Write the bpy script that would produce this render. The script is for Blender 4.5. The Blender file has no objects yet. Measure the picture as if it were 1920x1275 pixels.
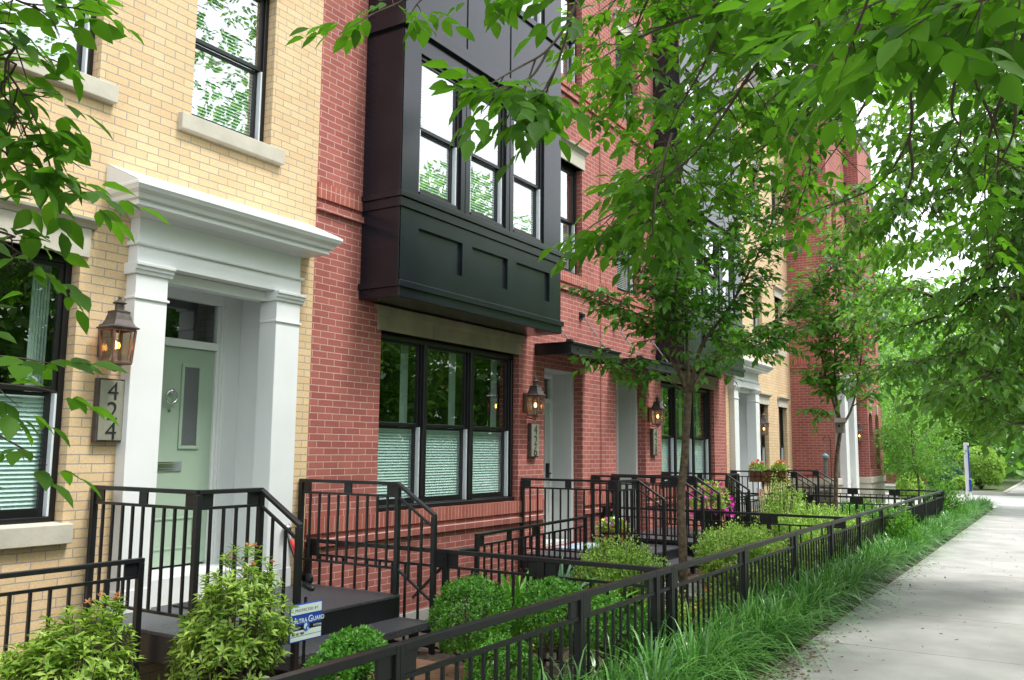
import bpy, math, random
import numpy as np
from mathutils import Vector, Matrix
random.seed(7)
RNG = np.random.default_rng(11)
sc = bpy.context.scene
COL = sc.collection
rad = math.radians

# ------------------------------------------------------------------ camera
CAM = Vector((0, 0, 1.62))
YAW, PITCH, ROLL, FPX = rad(32.2), rad(7.1), rad(.5), 1650.0
fw = Vector((math.cos(PITCH) * math.cos(YAW), math.cos(PITCH) * math.sin(YAW), math.sin(PITCH)))
rt = fw.cross(Vector((0, 0, 1))).normalized()
up = rt.cross(fw)
rt, up = rt * math.cos(ROLL) + up * math.sin(ROLL), up * math.cos(ROLL) - rt * math.sin(ROLL)
cd = bpy.data.cameras.new('camera')
cam = bpy.data.objects.new('camera', cd)
COL.objects.link(cam)
cam.matrix_world = Matrix(((rt.x, up.x, -fw.x, CAM.x), (rt.y, up.y, -fw.y, CAM.y), (rt.z, up.z, -fw.z, CAM.z), (0, 0, 0, 1)))
cd.sensor_width = 36
cd.lens = FPX / 1920 * 36
cd.clip_end = 2000
cd.clip_start = .05
sc.camera = cam


def at(px, py, d):
    """world point in the direction of photo pixel (px,py), d metres away"""
    v = rt * (px - 960) / FPX + up * (637.5 - py) / FPX + fw
    return CAM + v.normalized() * d


# ------------------------------------------------------------------ light
SUN_EL, SUN_AZ = rad(62), rad(-75)       # azimuth measured from +X towards +Y: sun behind the camera over the street
w = bpy.data.worlds.new('World')
sc.world = w
w.use_nodes = True
nt = w.node_tree
bg = nt.nodes['Background']
sky = nt.nodes.new('ShaderNodeTexSky')
sky.sky_type = 'NISHITA'
sky.sun_disc = False
sky.sun_elevation = SUN_EL
sky.sun_rotation = rad(90) - SUN_AZ
sky.dust_density = 4
sky.air_density = 1.2
hs = nt.nodes.new('ShaderNodeHueSaturation')
hs.inputs['Saturation'].default_value = .28
mx = nt.nodes.new('ShaderNodeMixRGB')
mx.inputs[0].default_value = .55
mx.inputs[2].default_value = (9.4, 9.8, 10.4, 1)     # bright thin overcast
nt.links.new(sky.outputs[0], hs.inputs['Color'])
nt.links.new(hs.outputs[0], mx.inputs[1])
nt.links.new(mx.outputs[0], bg.inputs[0])
bg.inputs[1].default_value = .12
sd = bpy.data.lights.new('sun', 'SUN')
sd.energy = 1.5
sd.angle = rad(12)
sd.color = (1, .97, .92)
so = bpy.data.objects.new('sun', sd)
COL.objects.link(so)
sdir = Vector((math.cos(SUN_EL) * math.cos(SUN_AZ), math.cos(SUN_EL) * math.sin(SUN_AZ), math.sin(SUN_EL)))
so.rotation_euler = sdir.to_track_quat('Z', 'Y').to_euler()
so.location = (0, 0, 30)
vs = sc.view_settings
vs.view_transform = 'Standard'
vs.look = 'None'
vs.exposure = 1.42
vs.gamma = 1
try:
    sc.cycles.max_bounces = 8
    sc.cycles.transparent_max_bounces = 12
    sc.cycles.diffuse_bounces = 4
    sc.cycles.use_denoising = True
except Exception:
    pass

# ------------------------------------------------------------------ materials
MATS = {}


def mat(name, col, rough=.6, metal=0, spec=.5, noise=0, nscale=8, bump=0, bscale=40, coat=0, emit=None, es=0, rnd=0, transl=None, tf=.4):
    if name in MATS:
        return MATS[name]
    m = bpy.data.materials.new(name)
    MATS[name] = m
    m.use_nodes = True
    n = m.node_tree.nodes
    l = m.node_tree.links
    b = n['Principled BSDF']
    b.inputs['Base Color'].default_value = (*col, 1)
    b.inputs['Roughness'].default_value = rough
    b.inputs['Metallic'].default_value = metal
    b.inputs['Specular IOR Level'].default_value = spec
    if coat:
        b.inputs['Coat Weight'].default_value = coat
        b.inputs['Coat Roughness'].default_value = .15
    tc = n.new('ShaderNodeTexCoord')
    if noise:
        nz = n.new('ShaderNodeTexNoise')
        nz.inputs['Scale'].default_value = nscale
        nz.inputs['Detail'].default_value = 6
        l.new(tc.outputs['Object'], nz.inputs['Vector'])
        rp = n.new('ShaderNodeMapRange')
        rp.inputs[1].default_value = .3
        rp.inputs[2].default_value = .7
        rp.inputs[3].default_value = 1 - noise
        rp.inputs[4].default_value = 1 + noise
        l.new(nz.outputs['Fac'], rp.inputs[0])
        mm = n.new('ShaderNodeVectorMath')
        mm.operation = 'SCALE'
        mm.inputs[0].default_value = col
        l.new(rp.outputs[0], mm.inputs['Scale'])
        l.new(mm.outputs[0], b.inputs['Base Color'])
    if rnd:
        g = n.new('ShaderNodeNewGeometry')
        rp = n.new('ShaderNodeMapRange')
        rp.inputs[3].default_value = 1 - rnd
        rp.inputs[4].default_value = 1 + rnd
        l.new(g.outputs['Random Per Island'], rp.inputs[0])
        mm = n.new('ShaderNodeVectorMath')
        mm.operation = 'SCALE'
        l.new(rp.outputs[0], mm.inputs['Scale'])
        if noise:
            l.new(b.inputs['Base Color'].links[0].from_socket, mm.inputs[0])
        else:
            mm.inputs[0].default_value = col
        l.new(mm.outputs[0], b.inputs['Base Color'])
    if bump:
        nz2 = n.new('ShaderNodeTexNoise')
        nz2.inputs['Scale'].default_value = bscale
        nz2.inputs['Detail'].default_value = 4
        l.new(tc.outputs['Object'], nz2.inputs['Vector'])
        bp = n.new('ShaderNodeBump')
        bp.inputs['Strength'].default_value = bump
        bp.inputs['Distance'].default_value = .01
        l.new(nz2.outputs['Fac'], bp.inputs['Height'])
        l.new(bp.outputs[0], b.inputs['Normal'])
    if emit:
        b.inputs['Emission Color'].default_value = (*emit, 1)
        b.inputs['Emission Strength'].default_value = es
    return m


def leaf_mat(name, c1, c2, tr, tf=.42, rough=.42, spec=.4):
    """two tone leaf, random per leaf, light passing through"""
    m = bpy.data.materials.new(name)
    MATS[name] = m
    m.use_nodes = True
    n = m.node_tree.nodes
    l = m.node_tree.links
    b = n['Principled BSDF']
    out = n['Material Output']
    g = n.new('ShaderNodeNewGeometry')
    cr = n.new('ShaderNodeMixRGB')
    cr.inputs[1].default_value = (*c1, 1)
    cr.inputs[2].default_value = (*c2, 1)
    l.new(g.outputs['Random Per Island'], cr.inputs[0])
    l.new(cr.outputs[0], b.inputs['Base Color'])
    b.inputs['Roughness'].default_value = rough
    b.inputs['Specular IOR Level'].default_value = spec
    t = n.new('ShaderNodeBsdfTranslucent')
    cr2 = n.new('ShaderNodeMixRGB')
    cr2.inputs[1].default_value = (tr[0] * .6, tr[1] * .65, tr[2] * .6, 1)
    cr2.inputs[2].default_value = (tr[0] * 1.2, tr[1] * 1.15, tr[2], 1)
    l.new(g.outputs['Random Per Island'], cr2.inputs[0])
    l.new(cr2.outputs[0], t.inputs[0])
    ms = n.new('ShaderNodeMixShader')
    ms.inputs[0].default_value = tf
    l.new(b.outputs[0], ms.inputs[1])
    l.new(t.outputs[0], ms.inputs[2])
    l.new(ms.outputs[0], out.inputs[0])
    return m


def brick_mat(name, c1, c2, mort, soldier=False, stain=.12, w_=.2032, h_=.0677, ms=.0048):
    m = bpy.data.materials.new(name)
    MATS[name] = m
    m.use_nodes = True
    n = m.node_tree.nodes
    l = m.node_tree.links
    b = n['Principled BSDF']
    b.inputs['Roughness'].default_value = .85
    b.inputs['Specular IOR Level'].default_value = .25
    tc = n.new('ShaderNodeTexCoord')
    sp = n.new('ShaderNodeSeparateXYZ')
    l.new(tc.outputs['Object'], sp.inputs[0])
    ad = n.new('ShaderNodeMath')
    l.new(sp.outputs[0], ad.inputs[0])
    l.new(sp.outputs[1], ad.inputs[1])
    cb = n.new('ShaderNodeCombineXYZ')
    if soldier:
        l.new(ad.outputs[0], cb.inputs[1])
        l.new(sp.outputs[2], cb.inputs[0])
    else:
        l.new(ad.outputs[0], cb.inputs[0])
        l.new(sp.outputs[2], cb.inputs[1])
    # slight waviness so that courses are not ruler straight
    nw = n.new('ShaderNodeTexNoise')
    nw.inputs['Scale'].default_value = 6
    l.new(tc.outputs['Object'], nw.inputs['Vector'])
    vm = n.new('ShaderNodeVectorMath')
    vm.operation = 'MULTIPLY_ADD'
    l.new(nw.outputs['Color'], vm.inputs[0])
    vm.inputs[1].default_value = (.006, .006, 0)
    l.new(cb.outputs[0], vm.inputs[2])
    br = n.new('ShaderNodeTexBrick')
    l.new(vm.outputs[0], br.inputs['Vector'])
    br.inputs['Color1'].default_value = (*c1, 1)
    br.inputs['Color2'].default_value = (*c2, 1)
    br.inputs['Mortar'].default_value = (*mort, 1)
    br.inputs['Scale'].default_value = 1
    br.inputs['Mortar Size'].default_value = ms
    br.inputs['Mortar Smooth'].default_value = .15
    br.inputs['Bias'].default_value = -.1
    br.inputs['Brick Width'].default_value = .6 if soldier else w_
    br.inputs['Row Height'].default_value = h_
    if soldier:
        br.offset = 0
    n1 = n.new('ShaderNodeTexNoise')
    n1.inputs['Scale'].default_value = 2.2
    n1.inputs['Detail'].default_value = 7
    st = n.new('ShaderNodeVectorMath')
    st.operation = 'MULTIPLY'
    st.inputs[1].default_value = (1, 1, .22)
    l.new(tc.outputs['Object'], st.inputs[0])
    l.new(st.outputs[0], n1.inputs['Vector'])
    n2 = n.new('ShaderNodeTexNoise')
    n2.inputs['Scale'].default_value = 60
    n2.inputs['Detail'].default_value = 3
    l.new(tc.outputs['Object'], n2.inputs['Vector'])
    r1 = n.new('ShaderNodeMapRange')
    r1.inputs[1].default_value = .3
    r1.inputs[2].default_value = .7
    r1.inputs[3].default_value = 1 - stain
    r1.inputs[4].default_value = 1 + stain
    l.new(n1.outputs[0], r1.inputs[0])
    r2 = n.new('ShaderNodeMapRange')
    r2.inputs[1].default_value = .3
    r2.inputs[2].default_value = .7
    r2.inputs[3].default_value = .9
    r2.inputs[4].default_value = 1.1
    l.new(n2.outputs[0], r2.inputs[0])
    mu = n.new('ShaderNodeMath')
    mu.operation = 'MULTIPLY'
    l.new(r1.outputs[0], mu.inputs[0])
    l.new(r2.outputs[0], mu.inputs[1])
    sc_ = n.new('ShaderNodeVectorMath')
    sc_.operation = 'SCALE'
    l.new(br.outputs['Color'], sc_.inputs[0])
    l.new(mu.outputs[0], sc_.inputs['Scale'])
    l.new(sc_.outputs[0], b.inputs['Base Color'])
    bp = n.new('ShaderNodeBump')
    bp.inputs['Strength'].default_value = .7
    bp.inputs['Distance'].default_value = .006
    bp.invert = True
    l.new(br.outputs['Fac'], bp.inputs['Height'])
    bp2 = n.new('ShaderNodeBump')
    bp2.inputs['Strength'].default_value = .25
    bp2.inputs['Distance'].default_value = .003
    l.new(n2.outputs[0], bp2.inputs['Height'])
    l.new(bp.outputs[0], bp2.inputs['Normal'])
    l.new(bp2.outputs[0], b.inputs['Normal'])
    return m


def glass_mat(name, tint=(.81, .93, .90), refl=.13, wav=.0022):
    m = bpy.data.materials.new(name)
    MATS[name] = m
    m.use_nodes = True
    n = m.node_tree.nodes
    l = m.node_tree.links
    n.remove(n['Principled BSDF'])
    out = n['Material Output']
    tr = n.new('ShaderNodeBsdfTransparent')
    tr.inputs[0].default_value = (*tint, 1)
    gl = n.new('ShaderNodeBsdfGlossy')
    gl.inputs['Roughness'].default_value = .0
    gl.inputs['Color'].default_value = (1, 1, 1, 1)
    lw = n.new('ShaderNodeLayerWeight')
    lw.inputs[0].default_value = .5
    pw = n.new('ShaderNodeMath')
    pw.operation = 'POWER'
    pw.inputs[1].default_value = 3.5
    l.new(lw.outputs['Facing'], pw.inputs[0])
    ma = n.new('ShaderNodeMath')
    ma.operation = 'MULTIPLY_ADD'
    ma.inputs[1].default_value = .9
    ma.inputs[2].default_value = refl
    ma.use_clamp = True
    l.new(pw.outputs[0], ma.inputs[0])
    tc = n.new('ShaderNodeTexCoord')
    nz = n.new('ShaderNodeTexNoise')
    nz.inputs['Scale'].default_value = 1.3
    l.new(tc.outputs['Object'], nz.inputs['Vector'])
    bp = n.new('ShaderNodeBump')
    bp.inputs['Strength'].default_value = 1
    bp.inputs['Distance'].default_value = wav
    l.new(nz.outputs[0], bp.inputs['Height'])
    l.new(bp.outputs[0], gl.inputs['Normal'])
    ms = n.new('ShaderNodeMixShader')
    l.new(ma.outputs[0], ms.inputs[0])
    l.new(tr.outputs[0], ms.inputs[1])
    l.new(gl.outputs[0], ms.inputs[2])
    l.new(ms.outputs[0], out.inputs[0])
    return m


RED = brick_mat('red_brick', (.345, .112, .09), (.27, .08, .068), (.48, .31, .28), stain=.14)
REDS = brick_mat('red_brick_soldier', (.37, .115, .085), (.29, .075, .06), (.50, .31, .27), soldier=True)
YEL = brick_mat('yellow_brick', (.66, .485, .29), (.595, .42, .24), (.33, .30, .26), ms=.0045, stain=.07)
PAVER = brick_mat('paving_brick', (.30, .17, .10), (.24, .10, .07), (.12, .10, .07), ms=.006)
LIME = mat('limestone', (.46, .43, .36), .85, noise=.1, nscale=5, bump=.2)
LIME2 = mat('weathered_limestone', (.27, .24, .155), .85, noise=.16, nscale=4, bump=.25)
WHITE = mat('white_trim_paint', (.72, .735, .74), .45, noise=.03, nscale=3)
GREYW = mat('recess_panel_paint', (.56, .58, .57), .5, noise=.04, nscale=3)
BAYB = mat('bay_charcoal_metal', (.0095, .0115, .017), .2, spec=.42, noise=.25, nscale=2.5)
BLK = mat('black_window_frame', (.008, .008, .009), .32, spec=.5)
IRON = mat('black_painted_steel', (.010, .011, .0135), .38, spec=.5, noise=.2, nscale=12, bump=.05, bscale=90)
JAMB = mat('pale_jamb_liner', (.62, .66, .70), .5)
BLIND = mat('blind_slat_white', (.78, .85, .84), .55)
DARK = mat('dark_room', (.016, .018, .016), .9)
CURT = mat('pale_curtain', (.42, .46, .42), .9)
GLASS = glass_mat('window_glass')
GLASS_UP = glass_mat('coated_upper_glass', (.86, .97, .94), .36, .0022)
GLASS2 = glass_mat('lamp_glass', (.86, .88, .84), .05, .02)
DOORG = mat('sage_green_door', (.33, .43, .33), .42, noise=.03, nscale=4)
DOORW = mat('grey_white_door', (.5, .52, .51), .45)
CHROME = mat('chrome', (.6, .6, .6), .15, metal=1)
COPPER = mat('aged_copper', (.22, .12, .095), .45, metal=.55, noise=.35, nscale=18)
COPPERD = mat('dark_patina_copper', (.09, .075, .07), .5, metal=.5, noise=.3, nscale=14)
BRASS = mat('brushed_plaque', (.42, .40, .33), .4, metal=.6, noise=.08, nscale=30)
NUM = mat('dark_numerals', (.012, .012, .013), .5)
DECK = mat('diamond_plate', (.055, .057, .065), .42, spec=.5, bump=1, bscale=55)
CONC = mat('sidewalk_concrete', (.33, .325, .312), .9, noise=.2, nscale=1.6, bump=.35, bscale=60, rnd=.07)
CONC2 = mat('concrete', (.42, .41, .38), .9, noise=.12, nscale=2, bump=.2)
ASPH = mat('asphalt', (.16, .16, .16), .9, noise=.15, nscale=4, bump=.3)
SOIL = mat('dark_mulch', (.055, .038, .026), 1, noise=.5, nscale=25, bump=1, bscale=30)
BARK = mat('grey_brown_bark', (.11, .078, .052), .9, noise=.6, nscale=22, bump=1, bscale=22)
TWIG = mat('dark_twig', (.075, .05, .04), .8, noise=.2)
FLAME = mat('gas_flame', (1, .5, .1), .5, emit=(1, .45, .10), es=6)
GROUND = mat('grass_and_earth', (.07, .10, .035), 1, noise=.5, nscale=3, bump=.5)
SIGNW = mat('sign_white', (.66, .75, .74), .4)
SIGNB = mat('sign_blue', (.02, .06, .42), .35)
TERRA = mat('terracotta', (.30, .10, .045), .8, noise=.3)
WOODB = mat('barrel_wood', (.26, .11, .05), .6, noise=.3, nscale=10)
BLKPOT = mat('black_plastic_pot', (.012, .012, .014), .4)

# leaves
L_ASH = leaf_mat('ash_leaf', (.022, .07, .008), (.08, .20, .018), (.155, .42, .018), .46, .5, .22)
L_ASHD = leaf_mat('ash_leaf_deep', (.022, .085, .014), (.05, .15, .024), (.10, .34, .02), .4, .38)
L_CHERRY = leaf_mat('cherry_leaf', (.03, .11, .014), (.11, .29, .035), (.17, .47, .03), .44, .42, .35)
L_FAR = leaf_mat('far_leaf', (.05, .155, .028), (.19, .40, .07), (.25, .56, .05), .46, .38, .6)
L_LIME = leaf_mat('lime_leaf', (.20, .41, .06), (.52, .70, .16), (.36, .64, .09), .32, .42)
L_BOX = leaf_mat('box_leaf', (.04, .16, .014), (.16, .42, .05), (.14, .42, .02), .25, .35, .5)
L_PIER = leaf_mat('pieris_leaf', (.14, .29, .03), (.42, .57, .10), (.3, .52, .04), .32, .35, .5)
L_GRASS = leaf_mat('liriope_blade', (.025, .12, .024), (.19, .43, .10), (.14, .42, .05), .3, .28, .8)
L_BLUE = leaf_mat('blue_green_leaf', (.10, .22, .13), (.2, .36, .24), (.15, .3, .12), .25, .4)
L_ORANGE = leaf_mat('orange_leaf', (.6, .3, .03), (.8, .45, .05), (.6, .3, .03), .3)
P_MAG = leaf_mat('magenta_petal', (.55, .01, .32), (.75, .03, .5), (.6, .02, .4), .3)
P_WHITE = leaf_mat('white_petal', (.7, .7, .72), (.85, .8, .85), (.6, .6, .6), .3)
P_ORNG = leaf_mat('orange_petal', (.8, .12, .02), (.85, .25, .05), (.7, .1, .02), .3)
P_YEL = leaf_mat('yellow_petal', (.8, .6, .06), (.85, .75, .2), (.6, .5, .05), .3)
P_PINK = leaf_mat('salmon_new_growth', (.6, .22, .14), (.75, .38, .22), (.5, .2, .1), .3)
DEADL = leaf_mat('dry_leaf', (.13, .07, .035), (.22, .13, .07), (.1, .06, .03), .2, .8)


# ------------------------------------------------------------------ mesh helpers
def finish(o, parent=None, label=None, cat=None, group=None, kind=None):
    COL.objects.link(o)
    if parent is not None:
        o.parent = parent
        o.matrix_parent_inverse = parent_inv(parent)
    if label:
        o['label'] = label
    if cat:
        o['category'] = cat
    if group:
        o['group'] = group
    if kind:
        o['kind'] = kind
    return o


def parent_inv(p):
    m = Matrix.Identity(4)
    chain = []
    while p is not None:
        chain.append(p)
        p = p.parent
    for q in reversed(chain):
        m = m @ (q.matrix_parent_inverse @ Matrix.LocRotScale(q.location, q.rotation_euler, q.scale))
    return m.inverted()


def thing(name, loc, label, cat, group=None, kind=None):
    o = bpy.data.objects.new(name, None)
    o.location = loc
    o.empty_display_size = .1
    return finish(o, None, label, cat, group, kind)


class MB:
    def __init__(s):
        s.v, s.f = [], []

    def quad(s, a, b, c, d):
        i = len(s.v)
        s.v += [tuple(a), tuple(b), tuple(c), tuple(d)]
        s.f.append((i, i + 1, i + 2, i + 3))

    def box(s, x0, x1, y0, y1, z0, z1):
        if x1 < x0: x0, x1 = x1, x0
        if y1 < y0: y0, y1 = y1, y0
        if z1 < z0: z0, z1 = z1, z0
        i = len(s.v)
        s.v += [(x0, y0, z0), (x1, y0, z0), (x1, y1, z0), (x0, y1, z0), (x0, y0, z1), (x1, y0, z1), (x1, y1, z1), (x0, y1, z1)]
        s.f += [tuple(i + k for k in q) for q in ((0, 3, 2, 1), (4, 5, 6, 7), (0, 1, 5, 4), (1, 2, 6, 5), (2, 3, 7, 6), (3, 0, 4, 7))]
        return s

    def beam(s, p, q, wd, ht, plumb=False):
        """bar from p to q, wd wide sideways, ht high; centred on the line. plumb = ends cut upright"""
        p, q = Vector(p), Vector(q)
        d = (q - p).normalized()
        if abs(d.z) > .98:
            sx, uz = Vector((1, 0, 0)), Vector((0, 1, 0))
        else:
            sx = d.cross(Vector((0, 0, 1))).normalized()
            uz = Vector((0, 0, 1)) if plumb else sx.cross(d)
        i = len(s.v)
        for c in (p, q):
            for a, b in ((-1, -1), (1, -1), (1, 1), (-1, 1)):
                s.v.append(tuple(c + sx * a * wd / 2 + uz * b * ht / 2))
        s.f += [tuple(i + k for k in q_) for q_ in ((0, 1, 2, 3), (7, 6, 5, 4), (0, 4, 5, 1), (1, 5, 6, 2), (2, 6, 7, 3), (3, 7, 4, 0))]
        return s

    def tube(s, pts, rads, n=6, cap=True):
        pts = [Vector(p) for p in pts]
        i0 = len(s.v)
        prev = None
        for k, p in enumerate(pts):
            d = (pts[min(k + 1, len(pts) - 1)] - pts[max(k - 1, 0)])
            if d.length < 1e-9:
                d = Vector((0, 0, 1))
            d.normalize()
            a = d.cross(Vector((0, 0, 1)) if abs(d.z) < .9 else Vector((1, 0, 0))).normalized() if prev is None else (prev - d * prev.dot(d)).normalized()
            prev = a
            b = d.cross(a)
            r = rads[k] if hasattr(rads, '__len__') else rads
            for j in range(n):
                t = 2 * math.pi * j / n
                s.v.append(tuple(p + (a * math.cos(t) + b * math.sin(t)) * r))
        for k in range(len(pts) - 1):
            for j in range(n):
                a0 = i0 + k * n + j
                a1 = i0 + k * n + (j + 1) % n
                s.f.append((a0, a1, a1 + n, a0 + n))
        if cap:
            s.f.append(tuple(i0 + j for j in reversed(range(n))))
            s.f.append(tuple(i0 + (len(pts) - 1) * n + j for j in range(n)))
        return s

    def lathe(s, prof, c=(0, 0, 0), n=16, rot=0):
        i0 = len(s.v)
        for r, z in prof:
            for j in range(n):
                t = 2 * math.pi * j / n + rot
                s.v.append((c[0] + r * math.cos(t), c[1] + r * math.sin(t), c[2] + z))
        for k in range(len(prof) - 1):
            for j in range(n):
                a0 = i0 + k * n + j
                a1 = i0 + k * n + (j + 1) % n
                s.f.append((a0, a1, a1 + n, a0 + n))
        s.f.append(tuple(i0 + j for j in reversed(range(n))))
        s.f.append(tuple(i0 + (len(prof) - 1) * n + j for j in range(n)))
        return s

    def prism(s, poly, axis, a, b):
        """poly: 2d points; axis 'x': poly=(y,z) swept x a..b ; axis 'y': poly=(x,z); 'z': (x,y)"""
        i0 = len(s.v)
        n = len(poly)
        for t in (a, b):
            for u, v in poly:
                s.v.append({'x': (t, u, v), 'y': (u, t, v), 'z': (u, v, t)}[axis])
        for j in range(n):
            k = (j + 1) % n
            s.f.append((i0 + j, i0 + k, i0 + n + k, i0 + n + j))
        s.f.append(tuple(i0 + j for j in reversed(range(n))))
        s.f.append(tuple(i0 + n + j for j in range(n)))
        return s

    def build(s, name, m, parent=None, smooth=False, bevel=0, **kw):
        me = bpy.data.meshes.new(name)
        me.from_pydata(s.v, [], s.f)
        me.materials.append(m)
        me.update()
        import bmesh
        bm = bmesh.new()
        bm.from_mesh(me)
        bmesh.ops.recalc_face_normals(bm, faces=bm.faces) if not kw.pop('noflip', False) else None
        bm.to_mesh(me)
        bm.free()
        if smooth:
            me.polygons.foreach_set('use_smooth', [True] * len(me.polygons))
        o = bpy.data.objects.new(name, me)
        finish(o, parent, **kw)
        if bevel:
            bv = o.modifiers.new('bevel', 'BEVEL')
            bv.width = bevel
            bv.segments = 2
            bv.limit_method = 'ANGLE'
        return o


def wall_mb(mb, x0, x1, z0, z1, y, holes, depth=.22):
    """brick skin with openings and their reveals, in the plane y"""
    xs = sorted({x0, x1, *[h[0] for h in holes], *[h[1] for h in holes]})
    zs = sorted({z0, z1, *[h[2] for h in holes], *[h[3] for h in holes]})
    xs = [x for x in xs if x0 <= x <= x1]
    zs = [z for z in zs if z0 <= z <= z1]
    for i in range(len(xs) - 1):
        for j in range(len(zs) - 1):
            cx, cz = (xs[i] + xs[i + 1]) / 2, (zs[j] + zs[j + 1]) / 2
            if any(h[0] < cx < h[1] and h[2] < cz < h[3] for h in holes):
                continue
            mb.quad((xs[i], y, zs[j]), (xs[i + 1], y, zs[j]), (xs[i + 1], y, zs[j + 1]), (xs[i], y, zs[j + 1]))
    for h in holes:
        a, b, c, d = h[:4]
        dp = h[4] if len(h) > 4 else depth
        mb.quad((a, y, c), (a, y, d), (a, y + dp, d), (a, y + dp, c))
        mb.quad((b, y, d), (b, y, c), (b, y + dp, c), (b, y + dp, d))
        mb.quad((a, y, d), (b, y, d), (b, y + dp, d), (a, y + dp, d))
        mb.quad((b, y, c), (a, y, c), (a, y + dp, c), (b, y + dp, c))


# ------------------------------------------------------------------ foliage helpers (numpy)
TB = np.array([(0, 0, 0), (.2, 0, 0), (.45, 0, 0), (.75, 0, 0), (1, 0, 0),
               (.2, .72, .05), (.45, 1, .07), (.75, .62, .05), (.2, -.72, .05), (.45, -1, .07), (.75, -.62, .05)], float)
TB[:, 2] -= .16 * TB[:, 0] ** 2
TBF = np.array([(0, 1, 5), (0, 8, 1), (1, 2, 6), (1, 6, 5), (2, 3, 7), (2, 7, 6), (3, 4, 7), (1, 9, 2), (1, 8, 9), (2, 10, 3), (2, 9, 10), (3, 10, 4)])
TM = np.array([(0, 0, 0), (.5, 0, -.04), (1, 0, -.16), (.42, 1, .06), (.42, -1, .06)], float)
TMF = np.array([(0, 1, 3), (1, 2, 3), (0, 4, 1), (1, 4, 2)])
TS = np.array([(0, 0, 0), (.45, .9, .05), (1, 0, -.1), (.45, -.9, .05)], float)
TSF = np.array([(0, 2, 1), (0, 3, 2)])
TPL = {2: (TB, TBF), 1: (TM, TMF), 0: (TS, TSF)}


def unit(a):
    return a / np.maximum(np.linalg.norm(a, axis=1, keepdims=True), 1e-9)


def leaves(name, P, D, N, L, W, m, parent, detail=0, **kw):
    P, D, N = np.asarray(P, float), unit(np.asarray(D, float)), np.asarray(N, float)
    n = len(P)
    L = np.broadcast_to(np.asarray(L, float), (n,))[:, None, None]
    W = np.broadcast_to(np.asarray(W, float), (n,))[:, None, None]
    S = unit(np.cross(D, N))
    N = np.cross(S, D)
    T, F = TPL[detail]
    V = P[:, None, :] + D[:, None, :] * T[None, :, 0:1] * L + S[:, None, :] * T[None, :, 1:2] * W + N[:, None, :] * T[None, :, 2:3] * L
    k = len(T)
    Fa = (F[None] + (np.arange(n) * k)[:, None, None]).reshape(-1, 3)
    return tri_mesh(name, V.reshape(-1, 3), Fa, m, parent, smooth=detail > 0, **kw)


def tri_mesh(name, V, F, m, parent, smooth=False, **kw):
    me = bpy.data.meshes.new(name)
    me.vertices.add(len(V))
    me.vertices.foreach_set('co', V.astype(np.float32).ravel())
    me.loops.add(len(F) * 3)
    me.loops.foreach_set('vertex_index', F.astype(np.int32).ravel())
    me.polygons.add(len(F))
    me.polygons.foreach_set('loop_start', (np.arange(len(F)) * 3).astype(np.int32))
    if smooth:
        me.polygons.foreach_set('use_smooth', np.ones(len(F), bool))
    me.materials.append(m)
    me.update(calc_edges=True)
    o = bpy.data.objects.new(name, me)
    return finish(o, parent, **kw)


def rnd_unit(n):
    return unit(RNG.normal(size=(n, 3)))


def compound(P, D, n_pairs=2, L=.085, spread=.9, droop=.35, jit=.25):
    """compound leaves (terminal leaflet + pairs) on stalks at P pointing D. Returns arrays of leaflets."""
    P, D = np.asarray(P, float), unit(np.asarray(D, float))
    n = len(P)
    upv = np.tile([0, 0, 1.], (n, 1)) + RNG.normal(size=(n, 3)) * jit
    S = unit(np.cross(D, upv))
    N = np.cross(S, D)
    oP, oD, oN, oL = [], [], [], []
    sc_ = RNG.uniform(.75, 1.15, n)[:, None]
    tot = L * (1.1 + .62 * n_pairs)
    for k in range(n_pairs + 1):
        if k == n_pairs:
            items = ((0, 1.12),)
        else:
            items = ((1, .95), (-1, .95))
        base = P + D * (L * (.55 + .62 * k)) * sc_ + np.array([0, 0, -1]) * droop * (L * (k * .25)) * sc_
        for sgn, ls in items:
            d = D + S * sgn * spread * RNG.uniform(.7, 1.2, n)[:, None] + np.array([0, 0, -1]) * droop * RNG.uniform(.4, 1.6, n)[:, None]
            oP.append(base)
            oD.append(unit(d))
            oN.append(N + RNG.normal(size=(n, 3)) * .28)
            oL.append(L * ls * sc_[:, 0] * RNG.uniform(.85, 1.12, n))
    return np.concatenate(oP), np.concatenate(oD), np.concatenate(oN), np.concatenate(oL)

# ================================================================== SETTING: ground
FY = 6.2          # facade plane
FN = 2.55         # front fence line


def plane(name, x0, x1, y0, y1, z, m, kind='structure', parent=None):
    mb = MB()
    mb.quad((x0, y0, z), (x1, y0, z), (x1, y1, z), (x0, y1, z))
    return mb.build(name, m, parent, kind=kind)


plane('ground', -300, 600, -300, 300, -.42, GROUND)
# garden beds: slope down a little towards the house
mb = MB()
gx = [-6, 31]
prof = [(1.98, -.02), (2.5, -.03), (3.2, -.05), (4.6, -.08), (5.4, -.16), (6.25, -.30)]
for i in range(len(prof) - 1):
    nx = 60
    for k in range(nx):
        xa, xb = gx[0] + (gx[1] - gx[0]) * k / nx, gx[0] + (gx[1] - gx[0]) * (k + 1) / nx
        mb.quad((xa, prof[i][0], prof[i][1]), (xb, prof[i][0], prof[i][1]), (xb, prof[i + 1][0], prof[i + 1][1]), (xa, prof[i + 1][0], prof[i + 1][1]))
mb.build('garden_soil', SOIL, kind='structure')
# pavement of separate slabs with open joints
mb = MB()
x = 8.10 - 1.85 * 9
k = 0
while x < 31.5:
    mb.box(x + .008, x + 1.842, -.15, 2.0, -.12, 0)
    x += 1.85
pv = mb.build('pavement', CONC, kind='structure', bevel=.004)
plane('pavement_bed', -9, 31.6, -.2, 2.02, -.03, SOIL)
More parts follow.
